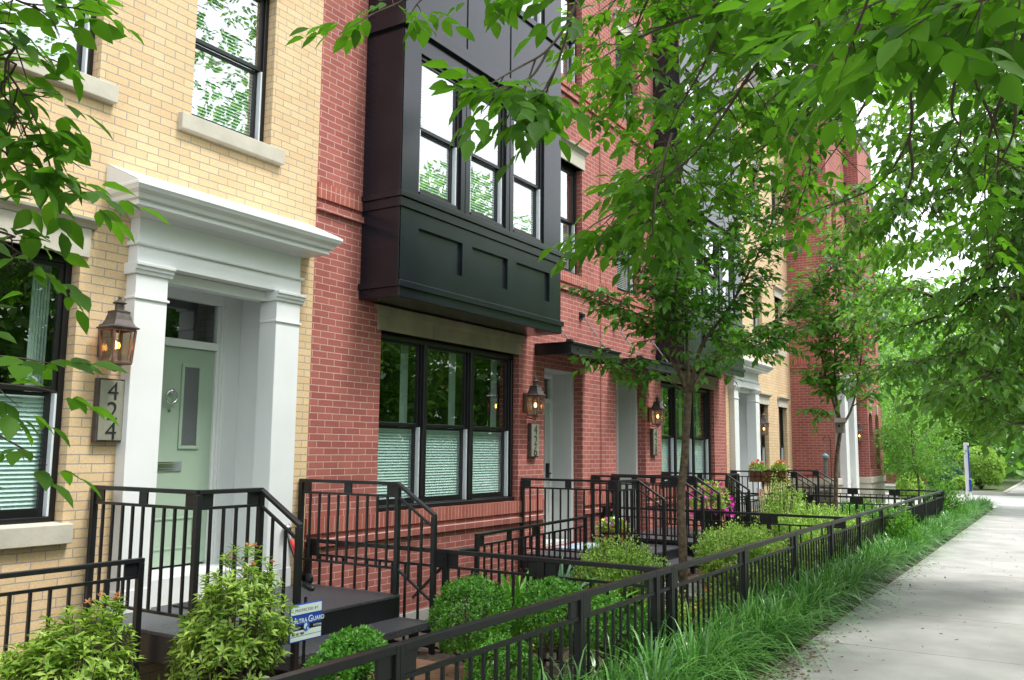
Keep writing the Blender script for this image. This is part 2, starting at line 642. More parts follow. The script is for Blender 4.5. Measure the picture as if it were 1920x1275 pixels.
# planting strip with street trees, kerb, road, opposite side
plane('tree_strip', -9, 31.6, -1.6, -.15, -.02, SOIL)
mb = MB()
mb.box(-20, 31.6, -1.8, -1.6, -.3, 0)
mb.build('kerb', CONC2, kind='structure', bevel=.01)
plane('road', -120, 300, -10.5, -1.8, -.13, ASPH)
plane('far_pavement', -120, 300, -13, -10.5, 0, CONC2)
# side street crossing beyond the row, and the pavement that goes on behind it
plane('side_street', 31.6, 42.5, -1.8, 40, -.11, mat('sunlit_asphalt', (.38, .38, .37), .9, noise=.05, nscale=3))  # paler than the road: bright sunlight is put into its colour
mb = MB()
x = 42.5
while x < 120:
    mb.box(x + .005, x + 1.845, -.15, 2.3, -.12, 0)
    x += 1.85
mb.build('far_side_pavement', CONC, kind='structure')
mb = MB()
mb.box(42.5, 130, 2.3, 2.45, -.2, .05)
mb.box(42.3, 42.5, 2.4, 12, -.2, .04)
mb.build('garden_edging', CONC2, kind='structure')
plane('far_garden', 42.5, 140, 2.45, 60, -.01, GROUND)
# brick path in the first garden
mb = MB()
mb.box(4.55, 5.75, 2.62, 4.62, -.1, -.035)
mb.build('brick_path', PAVER, kind='structure')
mb = MB()
mb.box(7.0, 7.6, 2.62, 4.8, -.1, -.02)
mb.box(9.9, 10.9, 3.6, 4.7, -.1, -.03)
mb.build('stone_path', CONC2, kind='structure')


# ================================================================== HOUSES
def house(label, x0, x1, cat='townhouse'):
    return thing('townhouse', ((x0 + x1) / 2, FY, 0), label, cat, 'terraced brick townhouses')


def sash_window(H, x0, x1, z0, z1, yf, blinds=(0, 1), zm=None, curtain=False, bd=.10, glass=None, seam=True, nslat=.032, room=True):
    """double hung sash window, frame face at y=yf. blinds: fractions of height covered from below"""
    glass = glass or (GLASS_UP if z0 > 4 else GLASS)
    zm = zm or (z0 + z1) / 2
    f = .045
    mb = MB()
    mb.box(x0, x0 + f, yf, yf + bd, z0, z1)
    mb.box(x1 - f, x1, yf, yf + bd, z0, z1)
    mb.box(x0 + f, x1 - f, yf, yf + bd, z1 - f, z1)
    mb.box(x0 + f, x1 - f, yf - .015, yf + bd, z0, z0 + .04)
    W = mb.build('window', BLK, H, bevel=.004)
    a, b = x0 + f, x1 - f
    mb = MB()                               # upper sash (outer track)
    s = .035
    yu = yf + .022
    mb.box(a, a + s, yu, yu + .03, zm - .02, z1 - f)
    mb.box(b - s, b, yu, yu + .03, zm - .02, z1 - f)
    mb.box(a + s, b - s, yu, yu + .03, z1 - f - s, z1 - f)
    mb.box(a + s, b - s, yu, yu + .03, zm - .02, zm + .02)
    mb.build('upper_sash', BLK, W, bevel=.003)
    yl = yf + .056
    mb = MB()
    mb.box(a + .018, a + .018 + s, yl, yl + .03, z0 + .04, zm - .022)
    mb.box(b - .018 - s, b - .018, yl, yl + .03, z0 + .04, zm - .022)
    mb.box(a + .018 + s, b - .018 - s, yl, yl + .03, zm - .05, zm - .022)
    mb.box(a + .018 + s, b - .018 - s, yl, yl + .03, z0 + .04, z0 + .04 + .06)
    mb.build('lower_sash', BLK, W, bevel=.003)
    if seam:
        mb = MB()
        mb.box(b - .017, b - .001, yf + .006, yl - .001, z0 + .041, zm - .024)
        mb.build('jamb_liner', JAMB, W)
        mb = MB()
        mb.box(a + .001, a + .017, yf + .006, yl - .001, z0 + .041, zm - .024)
        mb.build('jamb_liner', JAMB, W)
    for (y, c, d, e0, e1) in ((yu + .014, zm + .02, z1 - f - s, a + s, b - s), (yl + .014, z0 + .10, zm - .05, a + .018 + s, b - .018 - s)):
        mb = MB()
        mb.quad((e0, y, c), (e1, y, c), (e1, y, d), (e0, y, d))
        mb.build('pane', glass, W)
    if blinds and blinds[1] > blinds[0]:
        mb = MB()
        c, d = z0 + .06 + blinds[0] * (z1 - z0), z0 + blinds[1] * (z1 - z0) - .04
        z = c
        yb = yf + bd + .016
        while z < d:
            mb.quad((a, yb - .010, z), (b, yb - .010, z), (b, yb + .012, z + nslat * .93), (a, yb + .012, z + nslat * .93))
            z += nslat
        mb.box(a, b, yb - .012, yb + .012, d, d + .025)
        mb.build('blind', BLIND, W)
    if curtain:
        mb = MB()
        n = 12
        for k in range(n):
            xa, xb = b - .14 + .14 * k / n, b - .14 + .14 * (k + 1) / n
            ya, yc = yf + bd + .1 + .012 * (k % 2), yf + bd + .1 + .012 * ((k + 1) % 2)
            mb.quad((xa, ya, z0), (xb, yc, z0), (xb, yc, z1), (xa, ya, z1))
        mb.build('curtain', CURT, W)
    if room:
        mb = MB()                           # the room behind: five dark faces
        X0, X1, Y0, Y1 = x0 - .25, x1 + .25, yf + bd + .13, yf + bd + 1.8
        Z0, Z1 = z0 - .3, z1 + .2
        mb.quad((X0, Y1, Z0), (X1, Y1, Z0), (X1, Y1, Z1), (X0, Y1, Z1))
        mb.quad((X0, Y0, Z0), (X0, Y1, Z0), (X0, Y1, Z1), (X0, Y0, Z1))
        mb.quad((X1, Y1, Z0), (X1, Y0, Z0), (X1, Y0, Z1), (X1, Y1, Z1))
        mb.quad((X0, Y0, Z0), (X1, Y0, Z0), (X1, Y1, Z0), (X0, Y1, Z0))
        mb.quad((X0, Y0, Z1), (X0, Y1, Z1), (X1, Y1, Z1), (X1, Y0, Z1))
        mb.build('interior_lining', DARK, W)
    return W


def sill(H, x0, x1, z0, z1, m=LIME, proud=.06, name='window_sill'):
    mb = MB()
    mb.prism([(FY - proud, z0), (FY + .1, z0), (FY + .1, z1 + .012), (FY - proud, z1)], 'x', x0, x1)
    return mb.build(name, m, H, bevel=.006)


def lintel(H, x0, x1, z0, z1, cap=True):
    mb = MB()
    mb.box(x0, x1, FY - .022, FY + .12, z0, z1)
    if cap:
        mb.prism([(FY + .05, z1 + .002), (FY - .028, z1 + .002), (FY - .045, z1 + .03), (FY - .085, z1 + .05), (FY - .09, z1 + .075), (FY + .05, z1 + .085)], 'x', x0 - .04, x1 + .04)
    return mb.build('lintel', LIME, H, bevel=.004)


def belt(H, x0, x1, z0, z1, ledge=True):
    """soldier course with a projecting brick ledge below it"""
    mb = MB()
    mb.box(x0, x1, FY - .025, FY + .02, z0, z1)
    mb.build('soldier_course', REDS, H)
    if ledge:
        mb = MB()
        mb.box(x0, x1, FY - .038, FY + .02, z0 - .125, z0 - .062)
        mb.build('string_course', RED, H)


def shell(H, x0, x1, ztop, m, front=None, deep=9, y0=None):
    """side and back walls, roof: so that the house is closed behind its front"""
    mb = MB()
    y = (FY if y0 is None else y0) + .001
    yb = FY + deep
    mb.quad((x0 + .004, y, -.4), (x0 + .004, yb, -.4), (x0 + .004, yb, ztop), (x0 + .004, y, ztop))
    mb.quad((x1 - .004, yb, -.4), (x1 - .004, y, -.4), (x1 - .004, y, ztop), (x1 - .004, yb, ztop))
    mb.quad((x1, yb, -.4), (x0, yb, -.4), (x0, yb, ztop), (x1, yb, ztop))
    mb.build('side_wall', m, H, noflip=True)
    mb = MB()
    mb.quad((x0, y, ztop - .3), (x1, y, ztop - .3), (x1, yb, ztop - .3), (x0, yb, ztop - .3))
    mb.build('roof', ASPH, H, noflip=True)


def cornice(H, x0, x1, z, m=WHITE, d=.45, y=None, h=.55):
    y = FY if y is None else y
    mb = MB()
    mb.prism([(y + .02, z), (y - .04, z), (y - .05, z + .18 * h), (y - .10, z + .22 * h), (y - .10, z + .5 * h), (y - d * .8, z + .62 * h), (y - d * .85, z + .8 * h), (y - d, z + .95 * h), (y - d, z + h), (y + .02, z + h + .03)], 'x', x0, x1)
    n = int((x1 - x0) / .25)
    for k in range(n):
        xa = x0 + .06 + k * (x1 - x0) / n
        mb.box(xa, xa + .1, y - d * .62, y - .101, z + .3 * h, z + .52 * h)
    return mb.build('cornice', m, H)


def portico(H, X0, X1, panels=True, light=True, doorm=DOORG, sillz=.56, base=.37, full=True):
    """white classical door surround, recess and door. X0..X1 outer column edges"""
    yc = FY - .12
    cw = .29
    P = MB()
    # entablature: architrave, frieze
    P.box(X0, X1, yc, FY + .02, 3.05, 3.19)
    P.box(X0 + .006, X1 - .006, yc + .008, FY + .02, 3.2, 3.43)
    P.prism([(yc, 3.19), (yc - .022, 3.195), (yc - .026, 3.215), (yc + .005, 3.222), (FY, 3.222), (FY, 3.19)], 'x', X0 - .022, X1 + .022)
    E = P.build('portico', WHITE, H, bevel=.004)
    C = MB()
    yf = FY - .42
    prof = [(FY + .02, 3.415), (yc - .01, 3.415), (yc - .05, 3.44), (yf + .10, 3.452), (yf + .10, 3.49), (yf + .07, 3.50), (yf + .055, 3.53), (yf + .02, 3.555), (yf + .005, 3.58), (yf, 3.585), (yf, 3.605), (yf + .01, 3.612), (FY + .02, 3.80)]
    # mitred ends: build as loft of the profile with side offsets
    i0 = len(C.v)
    ofs = [max(0, (FY - p[0])) for p in prof]
    ofs[-1] = .42
    for side, X in ((-1, X0), (1, X1)):
        for (y_, z_), o_ in zip(prof, ofs):
            e = max(0, o_ - .12)
            C.v.append((X + side * e * .78, y_, z_))
    n = len(prof)
    for j in range(n - 1):
        C.f.append((i0 + j, i0 + j + 1, i0 + n + j + 1, i0 + n + j))
    # returns at the ends
    for side, X, st in ((-1, X0, 0), (1, X1, n)):
        r0 = len(C.v)
        for (y_, z_), o_ in zip(prof, ofs):
            e = max(0, o_ - .12)
            C.v.append((X + side * e * .78, FY + .02, z_))
        for j in range(n - 1):
            C.f.append((i0 + st + j, i0 + st + j + 1, r0 + j + 1, r0 + j))
    C.build('portico_cornice', WHITE, E)
    F = MB()
    F.quad((X0 - .225, yf + .012, 3.6165), (X1 + .225, yf + .012, 3.6165), (X1 + .225, FY + .01, 3.803), (X0 - .225, FY + .01, 3.803))
    F.build('metal_flashing', mat('bright_flashing', (.85, .86, .86), .35, metal=.2), E)
    for xa, xb in ((X0, X0 + cw), (X1 - cw, X1)):
        c = MB()
        c.box(xa, xb, yc, FY + .10, base, 2.96)
        c.box(xa - .008, xb + .008, yc - .008, FY + .10, base, base + .17)
        c.box(xa - .014, xb + .014, yc - .014, FY + .09, 2.765, 2.785)
        c.prism([(yc - .001, 2.96), (yc - .016, 2.965), (yc - .02, 2.99), (yc - .034, 2.995), (yc - .038, 3.02), (yc - .052, 3.025), (yc - .055, 3.05), (FY + .10, 3.05), (FY + .10, 2.96)], 'x', xa - .03, xb + .03)
        c.build('column', WHITE, E, bevel=.004)
    yd = 6.72
    r0, r1 = X0 + .14, X1 - .14
    R = MB()                       # recess lining
    zt = 3.04
    R.box(X0 + .29, X1 - .29, FY + .0, FY + .10, 2.96, 3.048)
    R.quad((r0, FY + .10, sillz - .2), (r0, yd + .1, sillz - .2), (r0, yd + .1, zt), (r0, FY + .10, zt))
    R.quad((r1, yd + .1, sillz - .2), (r1, FY + .10, sillz - .2), (r1, FY + .10, zt), (r1, yd + .1, zt))
    R.quad((r0, FY + .101, zt), (r0, yd + .1, zt), (r1, yd + .1, zt), (r1, FY + .101, zt))
    R.box(r0, r1, FY + .05, yd + .1, base - .05, sillz)
    R.box(r1 - .012, r1 - .001, FY + .11, yd - .02, 2.76, 2.785)
    R.build('door_recess', WHITE, E)
    D = MB()                       # casing with transom bar
    d0, d1 = X0 + .40, X1 - .40
    D.box(r0, d0 - .03, yd, yd + .06, sillz, zt)
    D.box(d1 + .03, r1, yd, yd + .06, sillz, zt)
    D.box(d0 - .03, d0, yd + .02, yd + .08, sillz, 2.94)
    D.box(d1, d1 + .03, yd + .02, yd + .08, sillz, 2.94)
    D.box(d1 + .05, d1 + .09, yd - .02, yd - .001, sillz, 2.96)
    D.box(d0 - .03, d1 + .03, yd, yd + .06, 2.945, zt)
    D.box(d0, d1, yd + .005, yd + .08, 2.515, 2.585)
    D.build('door_casing', WHITE, E, bevel=.003)
    tp = MB()
    tp.quad((d0, yd + .05, 2.585), (d1, yd + .05, 2.585), (d1, yd + .05, 2.945), (d0, yd + .05, 2.945))
    tp.build('transom_pane', GLASS, E)
    tb = MB()
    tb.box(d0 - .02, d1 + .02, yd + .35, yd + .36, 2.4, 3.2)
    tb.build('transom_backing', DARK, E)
    dl = MB()
    yy = yd + .045
    dm = (d0 + d1) / 2
    dl.box(d0, d1, yy, yy + .045, sillz + .02, 2.51)
    DL = dl.build('door', doorm, H, bevel=.003)
    for xa, xb in ((dm - .33, dm - .11), (dm + .11, dm + .33)):
        tr = MB()
        za, zb = 1.60, 2.37
        for (a_, b_, c_, d_) in ((xa, xb, zb - .03, zb), (xa, xb, za, za + .03), (xa, xa + .03, za + .03, zb - .03), (xb - .03, xb, za + .03, zb - .03)):
            tr.box(a_, b_, yy - .014, yy - .0005, c_, d_)
        tr.build('door_moulding', doorm, DL, bevel=.004)
    tr = MB()
    for (a_, b_, c_, d_) in ((dm - .33, dm + .33, .98, 1.0), (dm - .33, dm + .33, .72, .74), (dm - .33, dm - .31, .74, .98), (dm + .31, dm + .33, .74, .98)):
        tr.box(a_, b_, yy - .01, yy - .0005, c_, d_)
    tr.build('door_moulding', doorm, DL, bevel=.004)
    for xa, xb in ((dm - .30, dm - .14), (dm + .14, dm + .30)):
        gp = MB()
        gp.quad((xa, yy - .003, 1.63), (xb, yy - .003, 1.63), (xb, yy - .003, 2.34), (xa, yy - .003, 2.34))
        gp.build('frosted_pane', mat('frosted_dark_glass', (.10, .11, .115), .32, spec=.8, bump=.5, bscale=120), DL)
    if full:
        k = MB()
        R_ = .055
        cz, cx = 2.06, dm - .0
        pts = [(cx + R_ * math.sin(t * math.pi / 12), yy - .035, cz + R_ * math.cos(t * math.pi / 12)) for t in range(25)]
        k.tube(pts, .009, 8, cap=False)
        k.lathe([(.0, 0), (.022, 0), (.022, .012), (.0, .014)], (0, 0, 0), 10)
        o_ = k.v[-40:]
        k.v[-40:] = [(cx + a_, yy - .03 - c_, cz + R_ + b_) for a_, b_, c_ in o_]
        k.build('door_knocker', CHROME, DL, smooth=True)
        ls = MB()
        ls.box(dm - .16, dm + .16, yy - .012, yy - .0005, 1.405, 1.49)
        ls.box(dm - .14, dm + .14, yy - .02, yy - .0125, 1.425, 1.475)
        ls.build('letter_slot', CHROME, DL, bevel=.004)
        pk = MB()
        pk.box(dm - .012, dm + .012, yy - .008, yy - .0005, 1.925, 1.95)
        pk.build('peephole', CHROME, DL)
    if light:
        L_ = MB()
        L_.lathe([(.0, 0), (.11, 0), (.115, .012), (.0, .014)], (dm + .05, 6.45, zt - .016), 24)
        L_.build('recessed_light', mat('unlit_ceiling_light', (.7, .7, .68), .4), E, smooth=True)
    return E


def flat_door(H, x0, x1, hinge):
    """plain brick opening with a grey lined recess, door with transom at the back; frame pieces"""
    yd, zt, zb = 6.68, 2.80, .27
    R = MB()
    jy = FY + .15
    # casing standing inside the brick reveal
    R.box(x0, x0 + .07, jy, jy + .09, zb, zt)
    R.box(x1 - .07, x1, jy, jy + .09, zb, zt)
    R.box(x0 + .07, x1 - .07, jy, jy + .09, zt - .03, zt)
    # lining
    R.box(x0 + .05, x0 + .07, jy + .0905, yd + .1, zb, zt)
    R.box(x1 - .07, x1 - .05, jy + .0905, yd + .1, zb, zt)
    R.box(x0 + .07, x1 - .07, jy + .0905, yd + .1, zt - .03, zt - .01)
    R.box(x0 + .07, x1 - .07, jy + .02, yd + .1, zb - .02, zb + .03)
    for xs, s in ((x0 + .07, 1), (x1 - .07, -1)):
        R.box(xs, xs + s * .006, jy + .12, yd - .02, 2.5, 2.508)
    P = R.build('door_recess', GREYW, H, bevel=.003)
    a, b = x0 + .07, x1 - .07
    D = MB()
    D.box(a, a + .07, yd, yd + .06, zb + .03, zt - .03)
    D.box(b - .07, b, yd, yd + .06, zb + .03, zt - .03)
    D.box(a + .07, b - .07, yd, yd + .06, zt - .1, zt - .03)
    D.box(a + .07, b - .07, yd, yd + .06, 2.33, 2.39)
    D.build('door_casing', WHITE, P, bevel=.003)
    t = MB()
    t.quad((a + .07, yd + .04, 2.39), (b - .07, yd + .04, 2.39), (b - .07, yd + .04, zt - .1), (a + .07, yd + .04, zt - .1))
    t.build('transom_pane', GLASS, P)
    t = MB()
    t.box(a, b, yd + .3, yd + .31, 2.2, 2.9)
    t.build('transom_backing', DARK, P)
    d = MB()
    d.box(a + .07, b - .07, yd + .03, yd + .07, zb + .04, 2.33)
    DL = d.build('door', DOORW, H, bevel=.003)
    g = MB()
    g.quad((a + .2, yd + .028, 1.3), (b - .2, yd + .028, 1.3), (b - .2, yd + .028, 2.15), (a + .2, yd + .028, 2.15))
    g.build('door_pane', mat('dark_door_glass', (.05, .06, .06), .1, spec=.8), DL)
    h = MB()
    hx = b - .16 if hinge < 0 else a + .10
    h.box(hx, hx + .05, yd - .01, yd + .029, 1.2, 1.42)
    h.box(hx + .015, hx + .035, yd - .05, yd - .011, 1.26, 1.28)
    h.build('door_handle', IRON, DL, bevel=.003)


def canopy(H, x0, x1, z):
    """flat steel canopy hung from the wall on two rods"""
    y0 = 5.63
    c = MB()
    c.box(x0, x1, y0, y0 + .02, z, z + .15)
    c.box(x0, x1, y0 - .03, y0 - .0005, z, z + .012)
    c.box(x0, x1, y0 - .03, y0 - .0005, z + .138, z + .15)
    c.box(x0, x0 + .02, y0 + .0205, FY, z, z + .15)
    c.box(x1 - .02, x1, y0 + .0205, FY, z, z + .15)
    c.box(x0 - .012, x0 - .0005, y0 + .02, FY, z, z + .01)
    c.box(x0 + .021, x1 - .021, y0 + .021, FY, z + .09, z + .12)
    c.box(x0 - .02, x1 + .02, y0 - .035, FY - .001, z + .151, z + .163)
    n = 4
    for k in range(n):
        xx = x0 + .2 + k * (x1 - x0 - .4) / (n - 1)
        c.box(xx - .012, xx + .012, y0 - .012, y0 - .0008, z + .065, z + .09)
    C = c.build('door_canopy', IRON, H, bevel=.002)
    for s in (0, 1):
        xa = x0 + .18 if s == 0 else x1 - .18
        r = MB()
        p, q = Vector((xa, y0 + .12, z + .19)), Vector((xa, FY - .05, z + .72))
        r.tube([p, q], .008, 6)
        r.tube([p.lerp(q, .45), p.lerp(q, .55)], .014, 6)
        r.build('hanging_rod', mat('dull_steel', (.22, .22, .22), .4, metal=.8), C)
        b = MB()
        b.box(xa - .045, xa + .045, FY - .02, FY - .0005, z + .67, z + .79)
        b.lathe([(0, 0), (.035, 0), (.035, .05), (0, .055)], (xa, FY - .045, z + .71), 10)
        b.prism([(xa - .05, z + .165), (xa + .05, z + .165), (xa + .03, z + .22), (xa - .03, z + .22)], 'y', y0 + .08, y0 + .16)
        b.build('rod_bracket', IRON, C)


def bay(H, x0, x1, zt=10.0):
    """charcoal metal bay window on two floors"""
    y = 5.67
    b = MB()
    z0 = 3.16
    # solid posts, rails; front built of boards around openings
    wins = ((x0 + .28, x0 + 1.05), (x0 + 1.23, x0 + 2.0), (x0 + 2.17, x0 + 2.93)) if True else ()
    T = .12
    b.box(x0, x0 + .015, y + .015, FY, z0 + .13, zt)            # side cheeks
    b.box(x1 - .015, x1, y + .015, FY, z0 + .13, zt)
    b.box(x0 + .015, x1 - .015, y + .03, FY, z0, z0 + .03)       # soffit
    fr = MB()
    wall_mb(fr, x0, x1, z0 + .14, zt, y, [(a, c, 4.30, 5.86) for a, c in wins] + [(a, c, 7.25, 8.75) for a, c in wins] +
            [(x0 + .30, x0 + 1.10, 3.55, 3.93, .035), (x0 + 1.29, x0 + 2.05, 3.55, 3.93, .035), (x0 + 2.25, x0 + 3.08, 3.55, 3.93, .035)], .1)
    B = fr.build('bay_window', BAYB, H, noflip=True)
    b.build('bay_cheek', BAYB, B, bevel=.003)
    pb = MB()
    for a, c in ((x0 + .30, x0 + 1.10), (x0 + 1.29, x0 + 2.05), (x0 + 2.25, x0 + 3.08)):
        pb.box(a - .05, c + .05, y + .036, y + .05, 3.5, 3.98)
    pb.build('recessed_panel', BAYB, B)
    t = MB()
    # lower fascia, sill moulding, upper ledge; each wraps the side
    for (za, zb, o) in ((z0 - .0, z0 + .10, .012), (z0 + .10, z0 + .165, .035), (4.10, 4.20, .022), (4.20, 4.26, .045), (6.06, 6.10, .05), (6.10, 6.22, .035)):
        t.box(x0 - o, x1 + o, y - o, y - .0005, za, zb)
        t.box(x0 - o, x0 - .0005, y, FY - .001, za, zb)
        t.box(x1 + .0005, x1 + o, y, FY - .001, za, zb)
    for a, c in wins:
        pass
    for xx in (x0 + 1.14, x0 + 2.085):
        t.box(xx - .012, xx + .012, y - .012, y - .0005, 6.23, 7.15)
        t.box(xx - .006, xx + .006, y - .006, y - .0005, 4.27, 6.05)
    t.box(x0 - .03, x1 + .03, y - .03, y - .0005, 7.16, 7.22)
    t.build('bay_moulding', BAYB, B, bevel=.006)
    for a, c in wins:
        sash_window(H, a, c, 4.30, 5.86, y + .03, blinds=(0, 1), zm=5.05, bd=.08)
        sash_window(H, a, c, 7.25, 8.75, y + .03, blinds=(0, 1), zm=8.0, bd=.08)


def triple_window(H, x0, x1, mirror=False):
    """black triple sash window of the ground floor"""
    z0, z1, y = .97, 2.87, FY + .11
    edges = [0, .90, 1.85, 2.80]
    n = 3
    for k in range(3):
        a, b = x0 + edges[k], x0 + edges[k + 1]
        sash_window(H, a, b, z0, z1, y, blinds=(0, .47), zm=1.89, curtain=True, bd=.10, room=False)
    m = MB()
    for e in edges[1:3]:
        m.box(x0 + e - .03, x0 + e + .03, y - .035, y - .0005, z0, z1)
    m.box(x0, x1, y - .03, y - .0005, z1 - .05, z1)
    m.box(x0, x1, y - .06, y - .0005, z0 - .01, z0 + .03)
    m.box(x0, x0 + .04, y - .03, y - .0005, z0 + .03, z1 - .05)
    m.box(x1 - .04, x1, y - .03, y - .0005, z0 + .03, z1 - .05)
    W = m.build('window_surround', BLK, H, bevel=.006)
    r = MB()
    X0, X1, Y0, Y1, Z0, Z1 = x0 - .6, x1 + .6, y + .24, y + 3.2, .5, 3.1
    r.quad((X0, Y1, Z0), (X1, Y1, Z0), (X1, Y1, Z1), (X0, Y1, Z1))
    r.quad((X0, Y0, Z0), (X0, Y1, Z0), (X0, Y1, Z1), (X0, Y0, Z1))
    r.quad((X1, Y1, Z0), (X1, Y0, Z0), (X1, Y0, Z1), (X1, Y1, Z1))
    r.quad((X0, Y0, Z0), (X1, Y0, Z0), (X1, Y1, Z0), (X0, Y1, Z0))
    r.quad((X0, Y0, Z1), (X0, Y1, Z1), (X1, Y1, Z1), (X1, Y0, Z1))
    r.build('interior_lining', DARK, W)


def flared_lintel(H, x0, x1):
    l = MB()
    t = (x1 - x0) / 3
    for k in range(3):
        a, b = x0 + k * t + .003, x0 + (k + 1) * t - .003
        ya = FY - .02
        # front face slopes out towards the top: a weathered stone head
        fa = .07 if k == 0 else 0
        fb = .07 if k == 2 else 0
        l.prism([(ya, 2.885), (ya, 3.04), (ya - .03, 3.07), (ya - .035, 3.145), (FY + .1, 3.145), (FY + .1, 2.885)], 'x', a, b)
        if fa:
            l.prism([(a, 3.06), (a, 3.145), (a - fa, 3.145)], 'y', ya - .03, FY)
        if fb:
            l.prism([(b, 3.06), (b + fb, 3.145), (b, 3.145)], 'y', ya - .03, FY)
    return l.build('lintel', LIME2, H, bevel=.003)


TOP = 10.6
# --- yellow house with the sage green door (nearest)
H1 = house('pale yellow brick townhouse with white columned surround round a sage green door', -1.5, 6.17)
w1 = [(2.88, 3.76, 1.06, 3.03), (2.88, 3.81, 4.42, 5.95), (4.66, 5.55, 4.42, 5.95), (2.88, 3.78, 7.3, 8.8), (4.66, 5.55, 7.3, 8.8), (.3, 1.2, 4.42, 5.95), (.3, 1.2, 1.06, 3.03),
      (4.25, 5.79, .3, 3.045, .05)]
mb = MB()
wall_mb(mb, -1.5, 6.17, .3 - .7, TOP, FY, w1)
mb.build('brick_wall', YEL, H1, noflip=True)
shell(H1, -1.5, 6.17, TOP + .3, YEL)
cornice(H1, -1.5, 6.17, TOP)
for a, b, c, d in [q[:4] for q in w1[:7]]:
    low = c < 2
    sash_window(H1, a, b, c + .01, d - .005, FY + .10, blinds=(0, .48) if low else (0, .52 if a < 4 else 1.0), zm=2.03 if low else (c + d) / 2 + .01, curtain=low)
    sill(H1, a - .13 if not low else a - .1, b + .13 if not low else b + .05, c - .14, c - .0)
    lintel(H1, a - .06, b + .06, d, d + .22)
portico(H1, 4.15, 5.89)

# --- red house with the charcoal bay
H2 = house('red brick townhouse whose charcoal bay window overhangs a triple window', 6.17, 12.47)
w2 = [(7.2, 10.02, .95, 2.885, .3), (10.71, 11.87, .25, 2.80, .16), (10.94, 11.86, 4.27, 5.97), (10.94, 11.86, 7.30, 8.85)]
mb = MB()
wall_mb(mb, 6.17, 12.47, -.15, TOP, FY, w2)
mb.build('brick_wall', RED, H2, noflip=True)
mb = MB()
mb.box(6.18, 12.46, FY - .03, FY + .1, -.42, -.15)
mb.build('foundation_band', CONC2, H2)
shell(H2, 6.17, 12.47, TOP + .3, RED)
cornice(H2, 6.17, 12.47, TOP, m=mat('dark_cornice', (.03, .03, .032), .5))
triple_window(H2, 7.2, 10.02)
flared_lintel(H2, 7.13, 10.05)
belt(H2, 6.175, 10.70, .80, .95)
belt(H2, 11.88, 12.47, .80, .95)
belt(H2, 6.175, 6.835, 4.10, 4.26)
belt(H2, 10.30, 12.47, 4.10, 4.26)
belt(H2, 10.30, 12.47, 7.14, 7.29)
bay(H2, 6.84, 10.22)
for z in (4.27, 7.30):
    sash_window(H2, 10.94, 11.86, z + .01, z + 1.69 if z < 5 else z + 1.54, FY + .10, blinds=(0, 1))
lintel(H2, 10.88, 11.92, 5.97, 6.2)
lintel(H2, 10.88, 11.92, 8.85, 9.07)
flat_door(H2, 10.71, 11.87, -1)
canopy(H2, 10.45, 11.98, 2.92)

# --- its mirror image
H3 = house('red brick townhouse behind the garden tree with a plain grey door recess', 12.47, 18.5)
w3 = [(14.92, 17.74, .95, 2.885, .3), (13.05, 14.22, .25, 2.80, .16), (13.1, 14.02, 4.27, 5.97), (13.1, 14.02, 7.30, 8.85)]
mb = MB()
wall_mb(mb, 12.47, 18.5, -.15, TOP, FY, w3)
mb.build('brick_wall', RED, H3, noflip=True)
shell(H3, 12.47, 18.5, TOP + .3, RED)
cornice(H3, 12.47, 18.5, TOP, m=MATS['dark_cornice'])
triple_window(H3, 14.92, 17.74)
flared_lintel(H3, 14.89, 17.81)
belt(H3, 12.475, 13.04, .80, .95)
belt(H3, 14.23, 18.49, .80, .95)
belt(H3, 12.475, 14.64, 4.10, 4.26)
belt(H3, 12.475, 14.64, 7.14, 7.29)
bay(H3, 14.72, 18.10)
for z in (4.27, 7.30):
    sash_window(H3, 13.1, 14.02, z + .01, z + 1.69 if z < 5 else z + 1.54, FY + .10, blinds=(0, 1))
lintel(H3, 13.04, 14.08, 5.97, 6.2)
lintel(H3, 13.04, 14.08, 8.85, 9.07)
flat_door(H3, 13.05, 14.22, 1)
canopy(H3, 12.80, 14.40, 2.92)
mb = MB()
mb.tube([(12.47, FY - .012, -.1), (12.47, FY - .012, TOP)], .006, 4)
mb.build('expansion_joint', mat('joint_sealant', (.28, .10, .08), .8), H3)

# --- far yellow house
H4 = house('pale yellow brick townhouse with white portico beside two tall narrow windows', 18.5, 23.8)
w4 = [(20.9, 21.68, 1.05, 2.76), (22.6, 23.36, 1.05, 2.76), (20.6, 21.38, 4.22, 5.6), (22.5, 23.2, 4.22, 5.6), (19.0, 19.8, 4.22, 5.6), (20.6, 21.38, 7.2, 8.6), (22.5, 23.2, 7.2, 8.6), (19.0, 19.8, 7.2, 8.6),
      (18.82, 20.46, .3, 3.045, .05)]
mb = MB()
wall_mb(mb, 18.5, 23.8, -.2, TOP, FY, w4)
mb.build('brick_wall', YEL, H4, noflip=True)
shell(H4, 18.5, 23.8, TOP + .3, YEL)
cornice(H4, 18.5, 23.8, TOP)
for a, b, c, d in [q[:4] for q in w4[:8]]:
    sash_window(H4, a, b, c + .01, d - .005, FY + .10, blinds=(.0, .3) if c < 2 else (0, 1), zm=1.75 if c < 2 else None, curtain=c < 2)
    sill(H4, a - .1, b + .1, c - .14, c)
    lintel(H4, a - .06, b + .06, d, d + .18)
portico(H4, 18.72, 20.56, doorm=DOORW, full=False, light=False, base=.27, sillz=.4)
for a in (20.9, 22.6):          # bamboo roller shades seen in the upper sashes
    mb = MB()
    mb.box(a + .06, a + .7, FY + .225, FY + .235, 1.75, 2.7)
    mb.build('roller_shade', mat('woven_shade', (.20, .14, .08), .8, noise=.3, nscale=30), H4)

# --- projecting red corner house
H5 = house('projecting red brick corner house with arched windows above a pale stone base', 23.8, 30.5)
yp, yq = 5.1, 4.72


